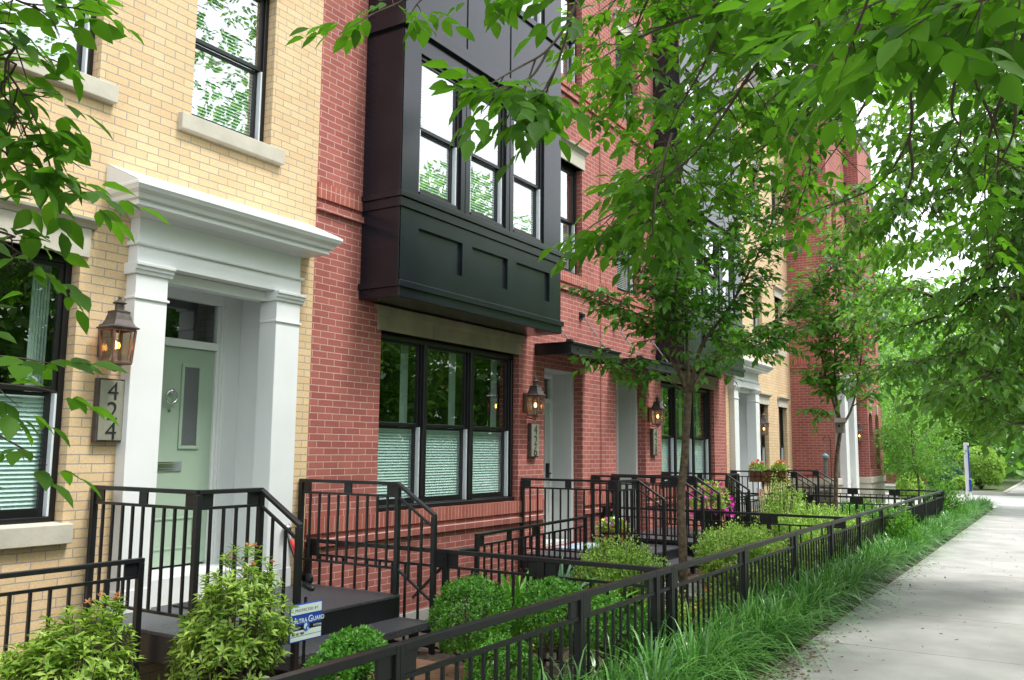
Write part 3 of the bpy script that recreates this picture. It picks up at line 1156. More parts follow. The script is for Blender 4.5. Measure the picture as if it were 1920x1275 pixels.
def side(mb, x, ya, yb, z0, z1):
    mb.quad((x, yb, z0), (x, ya, z0), (x, ya, z1), (x, yb, z1))


def arch_hole(mb, a, b, c, d, y, m_in):
    """fills the top corners of an opening so that it ends in a round arch"""
    r = (b - a) / 2
    cx, cz = (a + b) / 2, d - r
    n = 8
    for s in (-1, 1):
        for k in range(n):
            t0, t1 = math.pi / 2 * k / n, math.pi / 2 * (k + 1) / n
            p0 = (cx + s * r * math.cos(t0), y, cz + r * math.sin(t0))
            p1 = (cx + s * r * math.cos(t1), y, cz + r * math.sin(t1))
            e = cx + s * r
            mb.quad(p0, p1, (p1[0], y, d), (p0[0], y, d)) if s > 0 else mb.quad(p1, p0, (p0[0], y, d), (p1[0], y, d))
            q0, q1 = (p0[0], y + .15, p0[2]), (p1[0], y + .15, p1[2])
            mb.quad(p0, q0, q1, p1)


ZT = 10.95
mb = MB()
side(mb, 23.8, yp, FY + .1, .95, ZT)
wall_mb(mb, 23.8, 26.2, 3.55, ZT, yp, [(24.3, 24.9, 7.3, 8.8)])
wall_mb(mb, 25.85, 26.2, .95, 3.55, yp, [])
side(mb, 26.2, yq, yp, .95, ZT)
aw = [(26.30, 26.88, 1.15, 2.75), (27.30, 27.88, 1.15, 2.75), (26.30, 26.88, 4.5, 6.2), (27.30, 27.88, 4.5, 6.2), (26.30, 26.88, 7.5, 9.2), (27.30, 27.88, 7.5, 9.2)]
wall_mb(mb, 26.2, 28.35, .95, ZT, yq, aw, .12)
for q in aw:
    arch_hole(mb, *q, yq, RED)
mb.quad((28.35, yq, .95), (28.9, 5.2, .95), (28.9, 5.2, ZT), (28.35, yq, ZT))
mb.quad((28.9, 5.2, .95), (28.9, 15, .95), (28.9, 15, ZT), (28.9, 5.2, ZT))
mb.build('brick_wall', RED, H5, noflip=True)
mb = MB()
mb.prism([(23.8, yp + .01), (26.18, yp + .01), (26.18, yq - .02), (28.37, yq - .02), (28.92, 5.2), (28.92, 15), (23.8, 15)], 'z', ZT - .25, ZT + .001)
mb.build('roof', ASPH, H5)
mb = MB()
mb.prism([(23.76, yp - .04), (25.85, yp - .04), (26.14, yp - .04), (26.14, yq - .05), (28.38, yq - .05), (28.95, 5.17), (28.95, 15), (23.76, 15)], 'z', .78, .95)
mb.prism([(23.79, yp - .01), (26.17, yp - .01), (26.17, yq - .02), (28.36, yq - .02), (28.92, 5.2), (28.92, 15), (23.79, 15)], 'z', -.4, .779)
mb.build('stone_base', LIME, H5, bevel=.01)
mb = MB()
for z0, o in ((3.83, .03), (4.0, .0), (6.9, .03)):
    if o:
        mb.box(23.8 - o, 23.799, yp - o, FY - .001, z0, z0 + .09)
        mb.box(23.8 - .0, 26.17, yp - o, yp - .001, z0, z0 + .09)
mb.build('string_course', RED, H5)
mb = MB()
mb.box(23.78, 23.799, yp - .015, FY - .001, 3.93, 4.12)
mb.build('soldier_course', REDS, H5)
cornice(H5, 23.5, 26.15, ZT - .25, y=yp, h=.5)
mb = MB()
mb.box(23.42, 23.798, yp - .4, FY + 2, ZT + .12, ZT + .3)
mb.build('side_cornice', WHITE, H5)
for a, b, c, d in aw:
    sash_window(H5, a, b, c, d, yq + .12, blinds=(0, .45), bd=.08)
    mb = MB()
    mb.prism([((a + b) / 2 - .05, d - .02), ((a + b) / 2 + .05, d - .02), ((a + b) / 2 + .07, d + .26), ((a + b) / 2 - .07, d + .26)], 'y', yq - .03, yq + .01)
    mb.build('keystone', LIME, H5)
# white surround of its door, on the set-back face
mb = MB()
mb.box(24.35, 24.72, yp - .16, yp + .02, .27, 3.2)
mb.box(25.48, 25.85, yp - .16, yp + .02, .27, 3.2)
mb.box(24.3, 25.9, yp - .18, yp + .02, 3.2, 3.55)
mb.box(24.72, 24.75, yp + .02, yp + .7, .27, 3.2)
mb.box(25.45, 25.48, yp + .02, yp + .7, .27, 3.2)
mb.box(24.15, 26.0, yp - .4, yp + .02, 3.551, 3.68)
mb.build('portico', WHITE, H5, bevel=.004)
mb = MB()
mb.box(24.75, 25.45, yp + .6, yp + .65, .27, 3.2)
mb.build('door', DOORW, H5)
mb = MB()
mb.box(24.2, 26.1, 4.3, yp - .17, .0, .25)
mb.box(24.2, 26.1, 4.0, 4.299, .0, .12)
mb.build('door_step', CONC2, H5, bevel=.01)


# ================================================================== STEEL: railings, fences, stoops
def railing(name, label, cat, nodes, zb, H=.92, drop=.125, post=.042, pitch=.115, group=None, m=IRON, plates=True, zpost=None, bar=.018, bot=.07, skip_posts=(), rail=(.045, .03)):
    """nodes: (x, y, top z). zb: list of ground/deck z under each node (posts go down to it)"""
    cx = sum(n[0] for n in nodes) / len(nodes)
    cy = sum(n[1] for n in nodes) / len(nodes)
    T = thing(name, (cx, cy, min(zb)), label, cat, group)
    tr, pk, pl = MB(), MB(), MB()
    for i in range(len(nodes) - 1):
        a, b = Vector(nodes[i]), Vector(nodes[i + 1])
        L = (Vector((b.x, b.y, 0)) - Vector((a.x, a.y, 0))).length
        d = (b - a).normalized()
        lev = abs(a.z - b.z) < .02
        tr = MB()
        ea = d * .02 if i == 0 else Vector((0, 0, 0))
        tr.beam(a - ea + Vector((0, 0, -rail[1] / 2)), b + d * (.02 if i == len(nodes) - 2 else .0) + Vector((0, 0, -rail[1] / 2)), rail[0], rail[1], plumb=True)
        tr.build('top_rail', m, T, bevel=.003)
        da, db = a.z - zb[i], b.z - zb[i + 1]
        hh = min(da, db)
        mr = MB()
        mr.beam(a + Vector((0, 0, -drop)), b + Vector((0, 0, -drop)), .022, .02, plumb=True)
        mr.build('middle_rail', m, T)
        lo = hh - bot
        br = MB()
        br.beam(a + Vector((0, 0, -lo)), b + Vector((0, 0, -lo)), .022, .02, plumb=True)
        br.build('bottom_rail', m, T)
        n = max(2, int(round(L / pitch)))
        pk = MB()
        for k in range(1, n):
            p = a.lerp(b, k / n)
            pk.box(p.x - bar / 2, p.x + bar / 2, p.y - bar / 2, p.y + bar / 2, p.z - lo + .011, p.z - drop - .011)
        pk.build('baluster_row', m, T)
        if plates and lev:
            pl = MB()
            w_ = min(.10, L * .2)
            spots = [(post / 2 + .001, post / 2 + w_), (L - post / 2 - w_, L - post / 2 - .001)]
            if L > .9 and plates != 2:
                spots.insert(1, (L / 2 - w_ * .45, L / 2 + w_ * .45))
            for s0, s1 in spots:
                pl = MB()
                p, q = a + d * s0, a + d * s1
                pl.beam(p + Vector((0, 0, -.03 - (drop - .04) / 2)), q + Vector((0, 0, -.03 - (drop - .04) / 2)), .014, drop - .042, plumb=True)
                pl.build('spacer_plate', m, T)
    for i, (nd, z) in enumerate(zip(nodes, zb)):
        if i in skip_posts:
            continue
        pm = MB()
        z0 = z if zpost is None else zpost[i]
        pm.box(nd[0] - post / 2, nd[0] + post / 2, nd[1] - post / 2, nd[1] + post / 2, z0, nd[2] - rail[1] - .0015)
        pm.build('post', m, T, bevel=.003)
    return T


def stoop(label, x0, x1, yf, z, sx0, sx1, group='steel stoops in front of the doors', steps=((.30, .185),), door=(None, None), yback=FY - .04, recess=None):
    T = thing('stoop', ((x0 + x1) / 2, (yf + yback) / 2, 0), label, 'stoop', group)
    d = MB()
    d.box(x0, x1, yf, yback, z - .025, z)
    d.build('deck', DECK, T, bevel=.004)
    f = MB()
    f.box(x0 + .005, x1 - .005, yf + .004, yf + .03, z - .20, z - .026)
    f.box(x0 + .005, x0 + .03, yf + .0305, yback, z - .20, z - .026)
    f.box(x1 - .03, x1 - .005, yf + .0305, yback, z - .20, z - .026)
    f.build('edge_beam', IRON, T)
    for xa in (x0 + .03, x1 - .09):
        for ya in (yf + .035, yback - .1):
            l = MB()
            l.box(xa, xa + .06, ya, ya + .06, -.35, z - .0265)
            l.build('leg', IRON, T)
    yy, zz = yf, z
    for k, (run, rise) in enumerate(steps):
        s = MB()
        s.box(sx0, sx1, yy - run, yy - .004, zz - rise - .02, zz - rise)
        s.box(sx0, sx1, yy - run, yy - run + .02, zz - rise - .06, zz - rise - .0205)
        s.box(sx0, sx0 + .02, yy - run + .0205, yy - .004, zz - rise - .10, zz - rise - .0205)
        s.box(sx1 - .02, sx1, yy - run + .0205, yy - .004, zz - rise - .10, zz - rise - .0205)
        s.box(sx0 + .1, sx0 + .16, yy - run + .06, yy - run + .12, -.15, zz - rise - .0605)
        s.box(sx1 - .16, sx1 - .1, yy - run + .06, yy - run + .12, -.15, zz - rise - .0605)
        s.build('step', DECK, T, bevel=.003)
        yy -= run
        zz -= rise
    return T


RG = 'black stair railings of the stoops'
stoop('wide grey diamond plate stoop below the sage green door', 3.95, 6.12, 4.97, .37, 4.53, 6.10, steps=((.36, .185),))
railing('stair_railing', 'black railing left of the sage green door, turning the stoop corner', 'railing',
        [(3.98, 6.17, 1.33), (3.98, 5.0, 1.33), (4.53, 5.0, 1.33), (4.53, 4.60, 1.10)], [.37, .37, .37, .14], group=RG, zpost=[.2, .12, .37, -.05], bot=.12)
railing('stair_railing', 'black railing at the yellow and red brick joint, right side of the nearest stoop', 'railing',
        [(6.09, 6.17, 1.33), (6.09, 5.0, 1.33), (6.09, 4.60, 1.08)], [.37, .37, .12], group=RG, zpost=[.37, .2, -.1], bot=.22)
stoop('grey steel stoop carrying the wooden barrel of pansies', 10.08, 12.2, 4.76, .27, 10.75, 12.15, steps=((.30, .14),))
railing('stair_railing', 'black railing under the number 426 plaque, in front of the pansy barrel', 'railing',
        [(10.1, 6.17, 1.25), (10.1, 4.80, 1.25), (10.74, 4.80, 1.25), (10.74, 4.44, 1.02)], [.27, .27, .27, .06], group=RG, zpost=[.1, .0, .27, -.1])
railing('stair_railing', 'black railing behind the garden tree trunk, right of the pansy barrel', 'railing',
        [(12.15, 6.17, 1.25), (12.15, 4.80, 1.25), (12.15, 4.44, 1.02)], [.27, .27, .06], group=RG, zpost=[.27, .1, -.1])
stoop('grey steel stoop with the hanging pot of magenta petunias', 12.78, 14.95, 4.76, .27, 12.85, 14.28, steps=((.30, .14),))
railing('stair_railing', 'black railing between the two middle doors, just right of the tree trunk', 'railing',
        [(12.84, 6.17, 1.25), (12.84, 4.80, 1.25), (12.84, 4.44, 1.02)], [.27, .27, .06], group=RG, zpost=[.27, .1, -.1])
railing('stair_railing', 'black railing wrapping the stoop corner beside the magenta petunias', 'railing',
        [(14.9, 6.17, 1.25), (14.9, 4.80, 1.25), (14.3, 4.80, 1.25), (14.3, 4.44, 1.02)], [.27, .27, .27, .06], group=RG, zpost=[.1, 0, .27, -.1])
stoop('far grey steel stoop in front of the white portico of the far yellow house', 18.66, 20.6, 4.76, .27, 18.75, 20.5, steps=((.30, .14),))
railing('stair_railing', 'far black railing that carries the orange flower box', 'railing',
        [(18.7, 6.17, 1.22), (18.7, 4.80, 1.22), (18.7, 4.42, .98)], [.27, .27, .06], group=RG, zpost=[.27, .1, -.1])
railing('stair_railing', 'farthest black railing, just left of the projecting red brick wall', 'railing',
        [(20.55, 6.17, 1.22), (20.55, 4.80, 1.22), (20.55, 4.42, .98)], [.27, .27, .06], group=RG, zpost=[.27, .1, -.1])

# low fences guarding the areaways, parallel to the front
AG = 'low black areaway fences by the stoops'
railing('area_fence', 'low black fence ending at the nearest stoop, under the window of the yellow house', 'fence',
        [(1.6, 5.44, .86), (2.75, 5.44, .86), (3.88, 5.44, .86)], [-.05] * 3, group=AG, zpost=[-.2] * 3, plates=2, pitch=.13)
railing('area_fence', 'low black fence with curled handrail below the triple window', 'fence',
        [(7.62, 5.2, .76), (8.85, 5.2, .78), (10.02, 5.2, .80)], [-.08] * 3, group=AG, zpost=[-.2] * 3, plates=True, pitch=.13)
mb = MB()
mb.tube([(7.62, 5.2, .60), (7.35, 5.22, .62), (7.22, 5.24, .60), (7.20, 5.25, .53), (7.34, 5.5, .38), (7.6, 6.0, .05)], .018, 8)
mb.build('handrail', IRON, smooth=True, label='curled black handrail leading down to the area steps', cat='handrail')
railing('area_fence', 'low black fence beyond the second bay, behind the clipped lime hedge', 'fence',
        [(15.0, 5.2, .80), (16.6, 5.2, .80), (18.3, 5.2, .80)], [-.08] * 3, group=AG, zpost=[-.2] * 3, pitch=.13)
railing('area_fence', 'low black fence under the two narrow windows of the far yellow house', 'fence',
        [(20.9, 5.2, .80), (22.2, 5.2, .80), (23.5, 5.2, .80)], [-.08] * 3, group=AG, zpost=[-.2] * 3, pitch=.13)

# dividing fences between the gardens
DG = 'black divider fences between the gardens'


def divider(x, label, z=.77):
    railing('divider_fence', label, 'fence', [(x, 6.16, z), (x, 4.55, z), (x, 3.6, z), (x, FN + .05, z)], [-.15, -.12, -.1, -.08], group=DG, zpost=[-.3, -.25, -.2, -.15], plates=2, pitch=.145, post=.05, drop=.145, rail=(.045, .035))


divider(6.2, 'black divider fence running from the brick joint past the clipped box balls')
divider(12.47, 'black divider fence half buried in the lime green hedge')
divider(18.48, 'far black divider fence in front of the orange flower box')
divider(22.95, 'farthest black divider fence closing the row of gardens', .76)
# kerb under the front fence and the fence itself
mb = MB()
mb.box(-6, 23.0, FN - .05, FN + .05, -.2, -.02)
mb.build('garden_kerb', CONC2, kind='structure', bevel=.008)
xs = [-.9, .95, 3.12, 4.84, 5.99, 6.27, 8.0, 9.75, 11.45, 13.2, 14.95, 16.6, 18.2, 19.8, 21.4, 22.95]
T = thing('front_fence', (8, FN, 0), 'long black steel fence with square spacer plates along the grass border', 'fence')
zt = .77
for i in range(len(xs) - 1):
    a, b = xs[i], xs[i + 1]
    mb = MB()
    mb.beam((a + .03, FN, zt - .019), (b - .03, FN, zt - .019), .05, .038)
    mb.build('top_rail', IRON, T, bevel=.003)
    mb = MB()
    mb.beam((a + .03, FN, zt - .15), (b - .03, FN, zt - .15), .028, .022)
    mb.build('middle_rail', IRON, T, bevel=.002)
    mb = MB()
    mb.beam((a + .03, FN, .03), (b - .03, FN, .03), .028, .022)
    mb.build('bottom_rail', IRON, T)
    mb = MB()
    n = max(1, int(round((b - a) / .118)))
    for k in range(1, n):
        px = a + (b - a) * k / n
        mb.box(px - .008, px + .008, FN - .008, FN + .008, .042, zt - .162)
    if n > 1:
        mb.build('picket_row', IRON, T)
    if b - a > .4:
        for p, q in ((a + .031, a + .13), (b - .13, b - .031)):
            mb = MB()
            mb.box(p, q, FN - .010, FN + .010, zt - .138, zt - .0395)
            mb.build('spacer_plate', IRON, T)
for i, a in enumerate(xs):
    mb = MB()
    mb.box(a - .029, a - .001, FN - .026, FN + .026, -.15, zt)
    mb.box(a + .001, a + .029, FN - .026, FN + .026, -.15, zt)
    mb.build('post', IRON, T, bevel=.002)


# ================================================================== lanterns and plaques
def make_lantern():
    T = thing('wall_lantern', (0, 0, 0), '', 'lantern', 'copper gas lanterns beside the doors')
    w, h = .088, .25          # half width at top, body height; origin = centre of body bottom; wall is at y=+.17
    wb = .074
    c = MB()
    for sx in (-1, 1):
        for sy in (-1, 1):
            c.beam((sx * wb, sy * wb, .0), (sx * w, sy * w, h), .018, .018)
    for z, ww, t in ((0.0, wb, .02), (h, w, .018)):
        for s in (-1, 1):
            c.beam((-ww, s * ww, z), (ww, s * ww, z), t, t)
            c.beam((s * ww, -ww, z), (s * ww, ww, z), t, t)
    for s in (-1, 1):
        c.beam((s * wb * .55, -wb - .004, .02), (s * w * .55, -w - .004, h - .01), .007, .007)
    c.build('lantern_cage', COPPER, T, bevel=.002)
    b = MB()
    b.lathe([(0, -.012), (wb * 1.38, -.012), (wb * 1.38, -.002), (0, -.002)], n=4, rot=math.pi / 4)
    b.lathe([(0, -.03), (.03, -.028), (.05, -.013), (0, -.0125)], n=12)
    b.build('lantern_floor', COPPER, T)
    r = MB()
    q = math.sqrt(2)
    r.lathe([(0, h + .008), (w * q * 1.22, h + .008), (w * q * 1.25, h + .018), (w * q * 1.0, h + .032), (w * q * .78, h + .075), (w * q * .64, h + .125), (w * q * .66, h + .135), (w * q * .66, h + .142), (w * q * .42, h + .15), (0, h + .151)], n=4, rot=math.pi / 4)
    r.lathe([(0, h + .1515), (.032, h + .1515), (.032, h + .195), (.045, h + .20), (.052, h + .206), (.04, h + .215), (.02, h + .228), (.012, h + .236), (.012, h + .242), (.016, h + .248), (.008, h + .258), (0, h + .262)], n=14)
    r.build('lantern_roof', COPPERD, T)
    g = MB()
    e = .012
    for s in (-1, 1):
        g.quad((-wb + e, s * (wb - .002), e), (wb - e, s * (wb - .002), e), (w - e, s * (w - .002), h - e), (-w + e, s * (w - .002), h - e))
        g.quad((s * (wb - .002), -wb + e, e), (s * (wb - .002), wb - e, e), (s * (w - .002), w - e, h - e), (s * (w - .002), -w + e, h - e))
    g.build('lantern_glass', GLASS2, T)
    k = MB()
    k.tube([(0, 0, .0), (0, 0, .10)], .006, 6)
    k.tube([(0, 0, .085), (0, 0, .105)], .012, 6)
    k.tube([(-.03, .02, .0), (-.03, .02, .06)], .004, 5)
    k.build('burner', BRASS, T)
    for s in (-1, 1):
        f = MB()
        f.lathe([(.001, 0), (.010, .012), (.013, .028), (.009, .045), (.001, .062)], (s * .011, 0, .105), 8)
        o = f.build('flame', FLAME, T, smooth=True)
    a = MB()
    a.box(-.05, .05, .14, .169, .05, .30)
    a.beam((0, w - .0, .27), (0, .15, .27), .03, .03)
    a.beam((0, .0, -.03), (0, .0, -.065), .012, .012)
    a.beam((0, 0, -.06), (0, .15, -.02), .012, .012)
    a.build('wall_bracket', COPPERD, T)
    return T


def copy_tree(o, parent=None):
    c = o.copy()
    COL.objects.link(c)
    if parent is not None:
        c.parent = parent
    for ch in list(o.children):
        copy_tree(ch, c)
    return c


lan = make_lantern()
spots = [((3.99, 6.03, 2.24), 'aged copper gas lantern on yellow brick beside the sage green door'),
         ((10.18, 6.03, 2.08), 'gas lantern on red brick left of the nearer grey door recess'),
         ((14.36, 6.03, 2.08), 'gas lantern on red brick partly in front of the triple window behind the tree'),
         ((20.68, 6.03, 2.02), 'far gas lantern between white portico and narrow window'),
         ((26.03, 4.93, 1.95), 'farthest gas lantern beside the white door surround of the corner house')]
bpy.context.view_layer.update()
for i, (p, lab) in enumerate(spots):
    o = lan if i == 0 else copy_tree(lan)
    o.location = p
    o['label'] = lab


def font_mesh(name, cu, loc, parent):
    t = bpy.data.objects.new(name, cu)
    COL.objects.link(t)
    bpy.context.view_layer.update()
    me = bpy.data.meshes.new_from_object(t.evaluated_get(bpy.context.evaluated_depsgraph_get()))
    bpy.data.objects.remove(t)
    o = bpy.data.objects.new(name, me)
    o.rotation_euler = (math.pi / 2, 0, 0)
    o.location = loc
    return finish(o, parent)


def plaque(x, z0, z1, txt, label, wd=.215):
    T = thing('house_number_plaque', (x, FY - .03, z0), label, 'number plaque', 'house number plaques under the lanterns')
    m = MB()
    m.box(x - wd / 2 - .012, x + wd / 2 + .004, FY - .055, FY - .001, z0 - .01, z1 + .01)
    m.build('backing_box', COPPERD, T, bevel=.003)
    m = MB()
    m.box(x - wd / 2 + .004, x + wd / 2 - .006, FY - .062, FY - .0555, z0 + .004, z1 - .004)
    m.build('metal_plate', BRASS, T, bevel=.002)
    hh = (z1 - z0) / 3.05
    for k, ch in enumerate(txt):
        cu = bpy.data.curves.new('numeral', 'FONT')
        cu.body = ch
        cu.size = hh * 1.32
        cu.align_x = 'CENTER'
        cu.extrude = .0015
        cu.offset = -.0012
        cu.space_line = 1
        cu.materials.append(NUM)
        font_mesh('numeral', cu, (x, FY - .0648, z1 - hh * (k + .96) - .006), T)


plaque(4.055, 1.66, 2.12, '424', 'wide brushed number plaque reading 424 on yellow brick')
plaque(10.37, 1.53, 1.97, '426', 'number plaque reading 426 left of its grey door recess', .2)
plaque(14.52, 1.55, 2.0, '428', 'number plaque reading 428 beside the triple window behind the tree', .2)
m = MB()
m.box(20.62, 20.78, FY - .04, FY - .001, 1.45, 1.9)
m.build('house_number_plaque', BRASS, label='blank looking far number plaque beside the narrow window', cat='number plaque', bevel=.003)

# security yard sign
T = thing('yard_sign', (4.27, 4.22, 0), 'blue and white security yard sign between shrub and box ball', 'yard sign')
sx0, sx1, sz0, sz1, sy = 4.10, 4.385, .395, .630, 4.22
m = MB()
m.box(sx0, sx1, sy - .004, sy + .004, sz0, sz1)
m.build('sign_panel', SIGNB, T, bevel=.002)
m = MB()
e = .008
m.box(sx0 + e, sx1 - e, sy - .0055, sy - .0041, sz1 - .065, sz1 - e)
m.box(sx0 + e, sx1 - e, sy - .0055, sy - .0041, sz0 + e, sz0 + .070)
m.build('white_field', SIGNW, T)
m = MB()
m.box(sx0 + .002, sx1 - .002, sy - .0055, sy - .0041, sz0 + .072, sz0 + .103)
m.box(sx0 + e, sx1 - e, sy - .0062, sy - .0056, sz0 + .035, sz0 + .0375)
m.build('black_band', NUM, T)
m = MB()
m.lathe([(0, 0), (.027, 0), (.027, .002), (0, .002)], n=24)
m.v = [((sx0 + sx1) / 2 + a, sy - .0085 + c, sz0 + .088 + b) for a, b, c in m.v]
m.build('globe_emblem', mat('emblem_blue', (.03, .12, .6), .4), T)
m = MB()
m.prism([(4.224, 0.502), (4.242, 0.507), (4.250, 0.492), (4.238, 0.481), (4.230, 0.466), (4.220, 0.479)], 'y', sy - .0095, sy - .0088)
m.prism([(4.250, 0.476), (4.260, 0.478), (4.258, 0.464), (4.249, 0.462)], 'y', sy - .0095, sy - .0088)
m.build('globe_land', SIGNW, T)


def text(s, x, z, size, m_, parent, y, al='CENTER', off=0, sp=1.0):
    cu = bpy.data.curves.new('lettering', 'FONT')
    cu.body = s
    cu.size = size
    cu.align_x = al
    cu.extrude = .0004
    cu.offset = off
    cu.space_character = sp
    cu.materials.append(m_)
    return font_mesh('lettering', cu, (x, y, z), parent)


cxs = (sx0 + sx1) / 2
text('PROTECTED BY', cxs, sz1 - .048, .024, NUM, T, sy - .0062, sp=1.25)
text('U', sx0 + .012, sz1 - .122, .058, SIGNW, T, sy - .0052, 'LEFT', .0006)
text('LTRA', sx0 + .056, sz1 - .120, .040, SIGNW, T, sy - .0052, 'LEFT', .0006)
text('G', sx0 + .158, sz1 - .122, .058, SIGNW, T, sy - .0052, 'LEFT', .0006)
text('UARD', sx0 + .201, sz1 - .120, .038, SIGNW, T, sy - .0052, 'LEFT', .0006)
text('SECURITY', sx0 + .008, sz0 + .079, .019, SIGNW, T, sy - .0062, 'LEFT')
text('SYSTEMS', sx1 - .006, sz0 + .079, .019, SIGNW, T, sy - .0062, 'RIGHT')
text('800 431 9800', sx0 + .02, sz0 + .044, .019, NUM, T, sy - .0062, 'LEFT', .0005)
m = MB()
m.box(cxs - .01, cxs + .01, sy + .0045, sy + .012, -.05, sz1 + .035)
m.build('stake', IRON, T)

# door mats
for (x0, x1, y0, y1, z, lab) in ((4.62, 5.45, 5.74, 6.05, .371, 'black rubber doormat on the nearest stoop'),):
    T = thing('doormat', ((x0 + x1) / 2, (y0 + y1) / 2, z), lab, 'doormat')
    m = MB()
    m.box(x0, x1, y0, y1, z, z + .014)
    m.build('rubber_mat', mat('black_rubber', (.012, .012, .012), .8, bump=1, bscale=45), T, bevel=.004)
m = MB()
m.box(10.85, 11.7, 5.7, 6.12, .271, .284)
m.build('doormat', mat('blue_white_mat', (.30, .38, .48), .9, noise=.6, nscale=14), label='blue and white patterned doormat below the 426 door recess', cat='doormat')

# child's scooter leaning on the wall behind the stoop corner
T = thing('kick_scooter', (5.86, 6.05, .37), 'small scooter with red grip leaning against the brick joint', 'scooter')
m = MB()
m.tube([(5.98, 5.98, .40), (5.84, 6.10, .86)], .016, 8)
m.tube([(5.98, 5.98, .40), (5.80, 5.7, .39)], .02, 8)
m.build('frame', IRON, T, smooth=True)
m = MB()
m.tube([(5.76, 6.02, .86), (5.93, 6.14, .87)], .011, 8)
m.lathe([(0, 0), (.035, .005), (.04, .03), (.02, .06), (0, .065)], (5.80, 6.04, .87), 12)
m.build('handlebar', CHROME, T, smooth=True)
m = MB()
m.tube([(5.77, 5.95, .80), (5.86, 5.96, .62)], .018, 8)
m.build('red_grip', mat('red_plastic', (.75, .05, .04), .35), T, smooth=True)
m = MB()
m.lathe([(0, -.02), (.05, -.02), (.05, .02), (0, .02)], (0, 0, 0), 16)
m.v = [(6.0 + c, 5.96 + a, .43 + b) for a, b, c in m.v]
m.build('wheel', BLKPOT, T)

# origami cranes hanging in the ground floor window of the bay house
for (x, z, s, c, lab) in ((7.55, 2.42, .055, (.42, .34, .34), 'pink paper crane hanging in the first pane'), (8.42, 2.45, .04, (.28, .32, .04), 'olive paper crane hanging in the middle pane'),
                          (8.68, 2.37, .036, (.55, .18, .05), 'orange paper crane hanging in the middle pane'), (9.33, 2.15, .05, (.08, .5, .06), 'green paper crane hanging in the third pane')):
    m = MB()
    y = FY + .27
    P_ = [(-1.4, .8), (-.5, -.3), (0, -.6), (.5, -.3), (1.5, .8), (.4, .1), (0, 1.1), (-.4, .1)]
    i0 = len(m.v)
    m.prism([(x + a * s, z + b * s) for a, b in P_], 'y', y, y + .004)
    m.prism([(x - .35 * s, z), (x + .35 * s, z), (x, z + .9 * s)], 'y', y - .03, y - .027)
    m.tube([(x, y, z + s), (x, y, 2.84)], .0008, 3)
    m.build('paper_crane', mat('crane_%s' % lab[:4], c, .7), label=lab, cat='paper crane', group='paper cranes in the window')


# ================================================================== PLANTS
def blob_radius(D, seed, amp=.12, f=3.0):
    r = np.random.default_rng(seed)
    K = r.normal(size=(7, 3)) * f
    ph = r.uniform(0, 6.28, 7)
    return 1 + amp * np.sin(D @ K.T + ph).mean(axis=1) * 2


def box_ball(c, r, label, n=None, seed=1, sq=(1, 1, .95), Lf=.021, m=None, group='clipped box balls', cat='box shrub', name='box_shrub', amp=.1, flat=0):
    """clipped evergreen: small leaves through the outer shell, twigs inside"""
    T = thing(name, (c[0], c[1], max(-.1, c[2] - r)), label, cat, group)
    n = int((n or 5200 * (r / .3) ** 2) * 1.9)
    nt_ = max(60, n // 26)
    C = rnd_unit(nt_)
    C[:, 2] = np.where(C[:, 2] < -.75, -C[:, 2], C[:, 2])
    i = RNG.integers(0, nt_, n)
    hgt = RNG.uniform(-.10, .035, nt_)[i]
    tr_ = (3.0 / math.sqrt(nt_))
    O = RNG.normal(size=(n, 3)) * tr_ * .42
    D = unit(C[i] + O)
    rad_ = np.linalg.norm(O, axis=1) / tr_
    R = r * blob_radius(D, seed, amp) * (1 + hgt - .10 * rad_ ** 1.5 - np.minimum(RNG.exponential(.05, n), .5))
    S = np.array(sq)
    Q = np.sign(D) * np.abs(D) ** (1 - flat * .35)
    P = np.array(c) + Q * R[:, None] * S
    d = unit(O) * .9 + D * .5 + rnd_unit(n) * .5 + np.array([0, 0, .25])
    N = D + unit(O) * .3 + rnd_unit(n) * .45
    leaves('foliage', P, d, N, RNG.uniform(.8, 1.4, n) * Lf, RNG.uniform(.8, 1.3, n) * Lf * .36, m or L_BOX, T, 0)
    tw = MB()
    for k in range(26):
        dd = Vector(rnd_unit(1)[0])
        dd.z = abs(dd.z) * .9 - .1
        b = Vector((c[0], c[1], max(-.1, c[2] - r * .95)))
        e = Vector(c) + dd * r * .8
        tw.tube([b + Vector((dd.x, dd.y, 0)) * .03, b.lerp(e, .5) + Vector((dd.x, dd.y, 0)) * .05, e], [.009, .006, .002], 4, cap=False)
    tw.build('stems', TWIG, T)
    return T


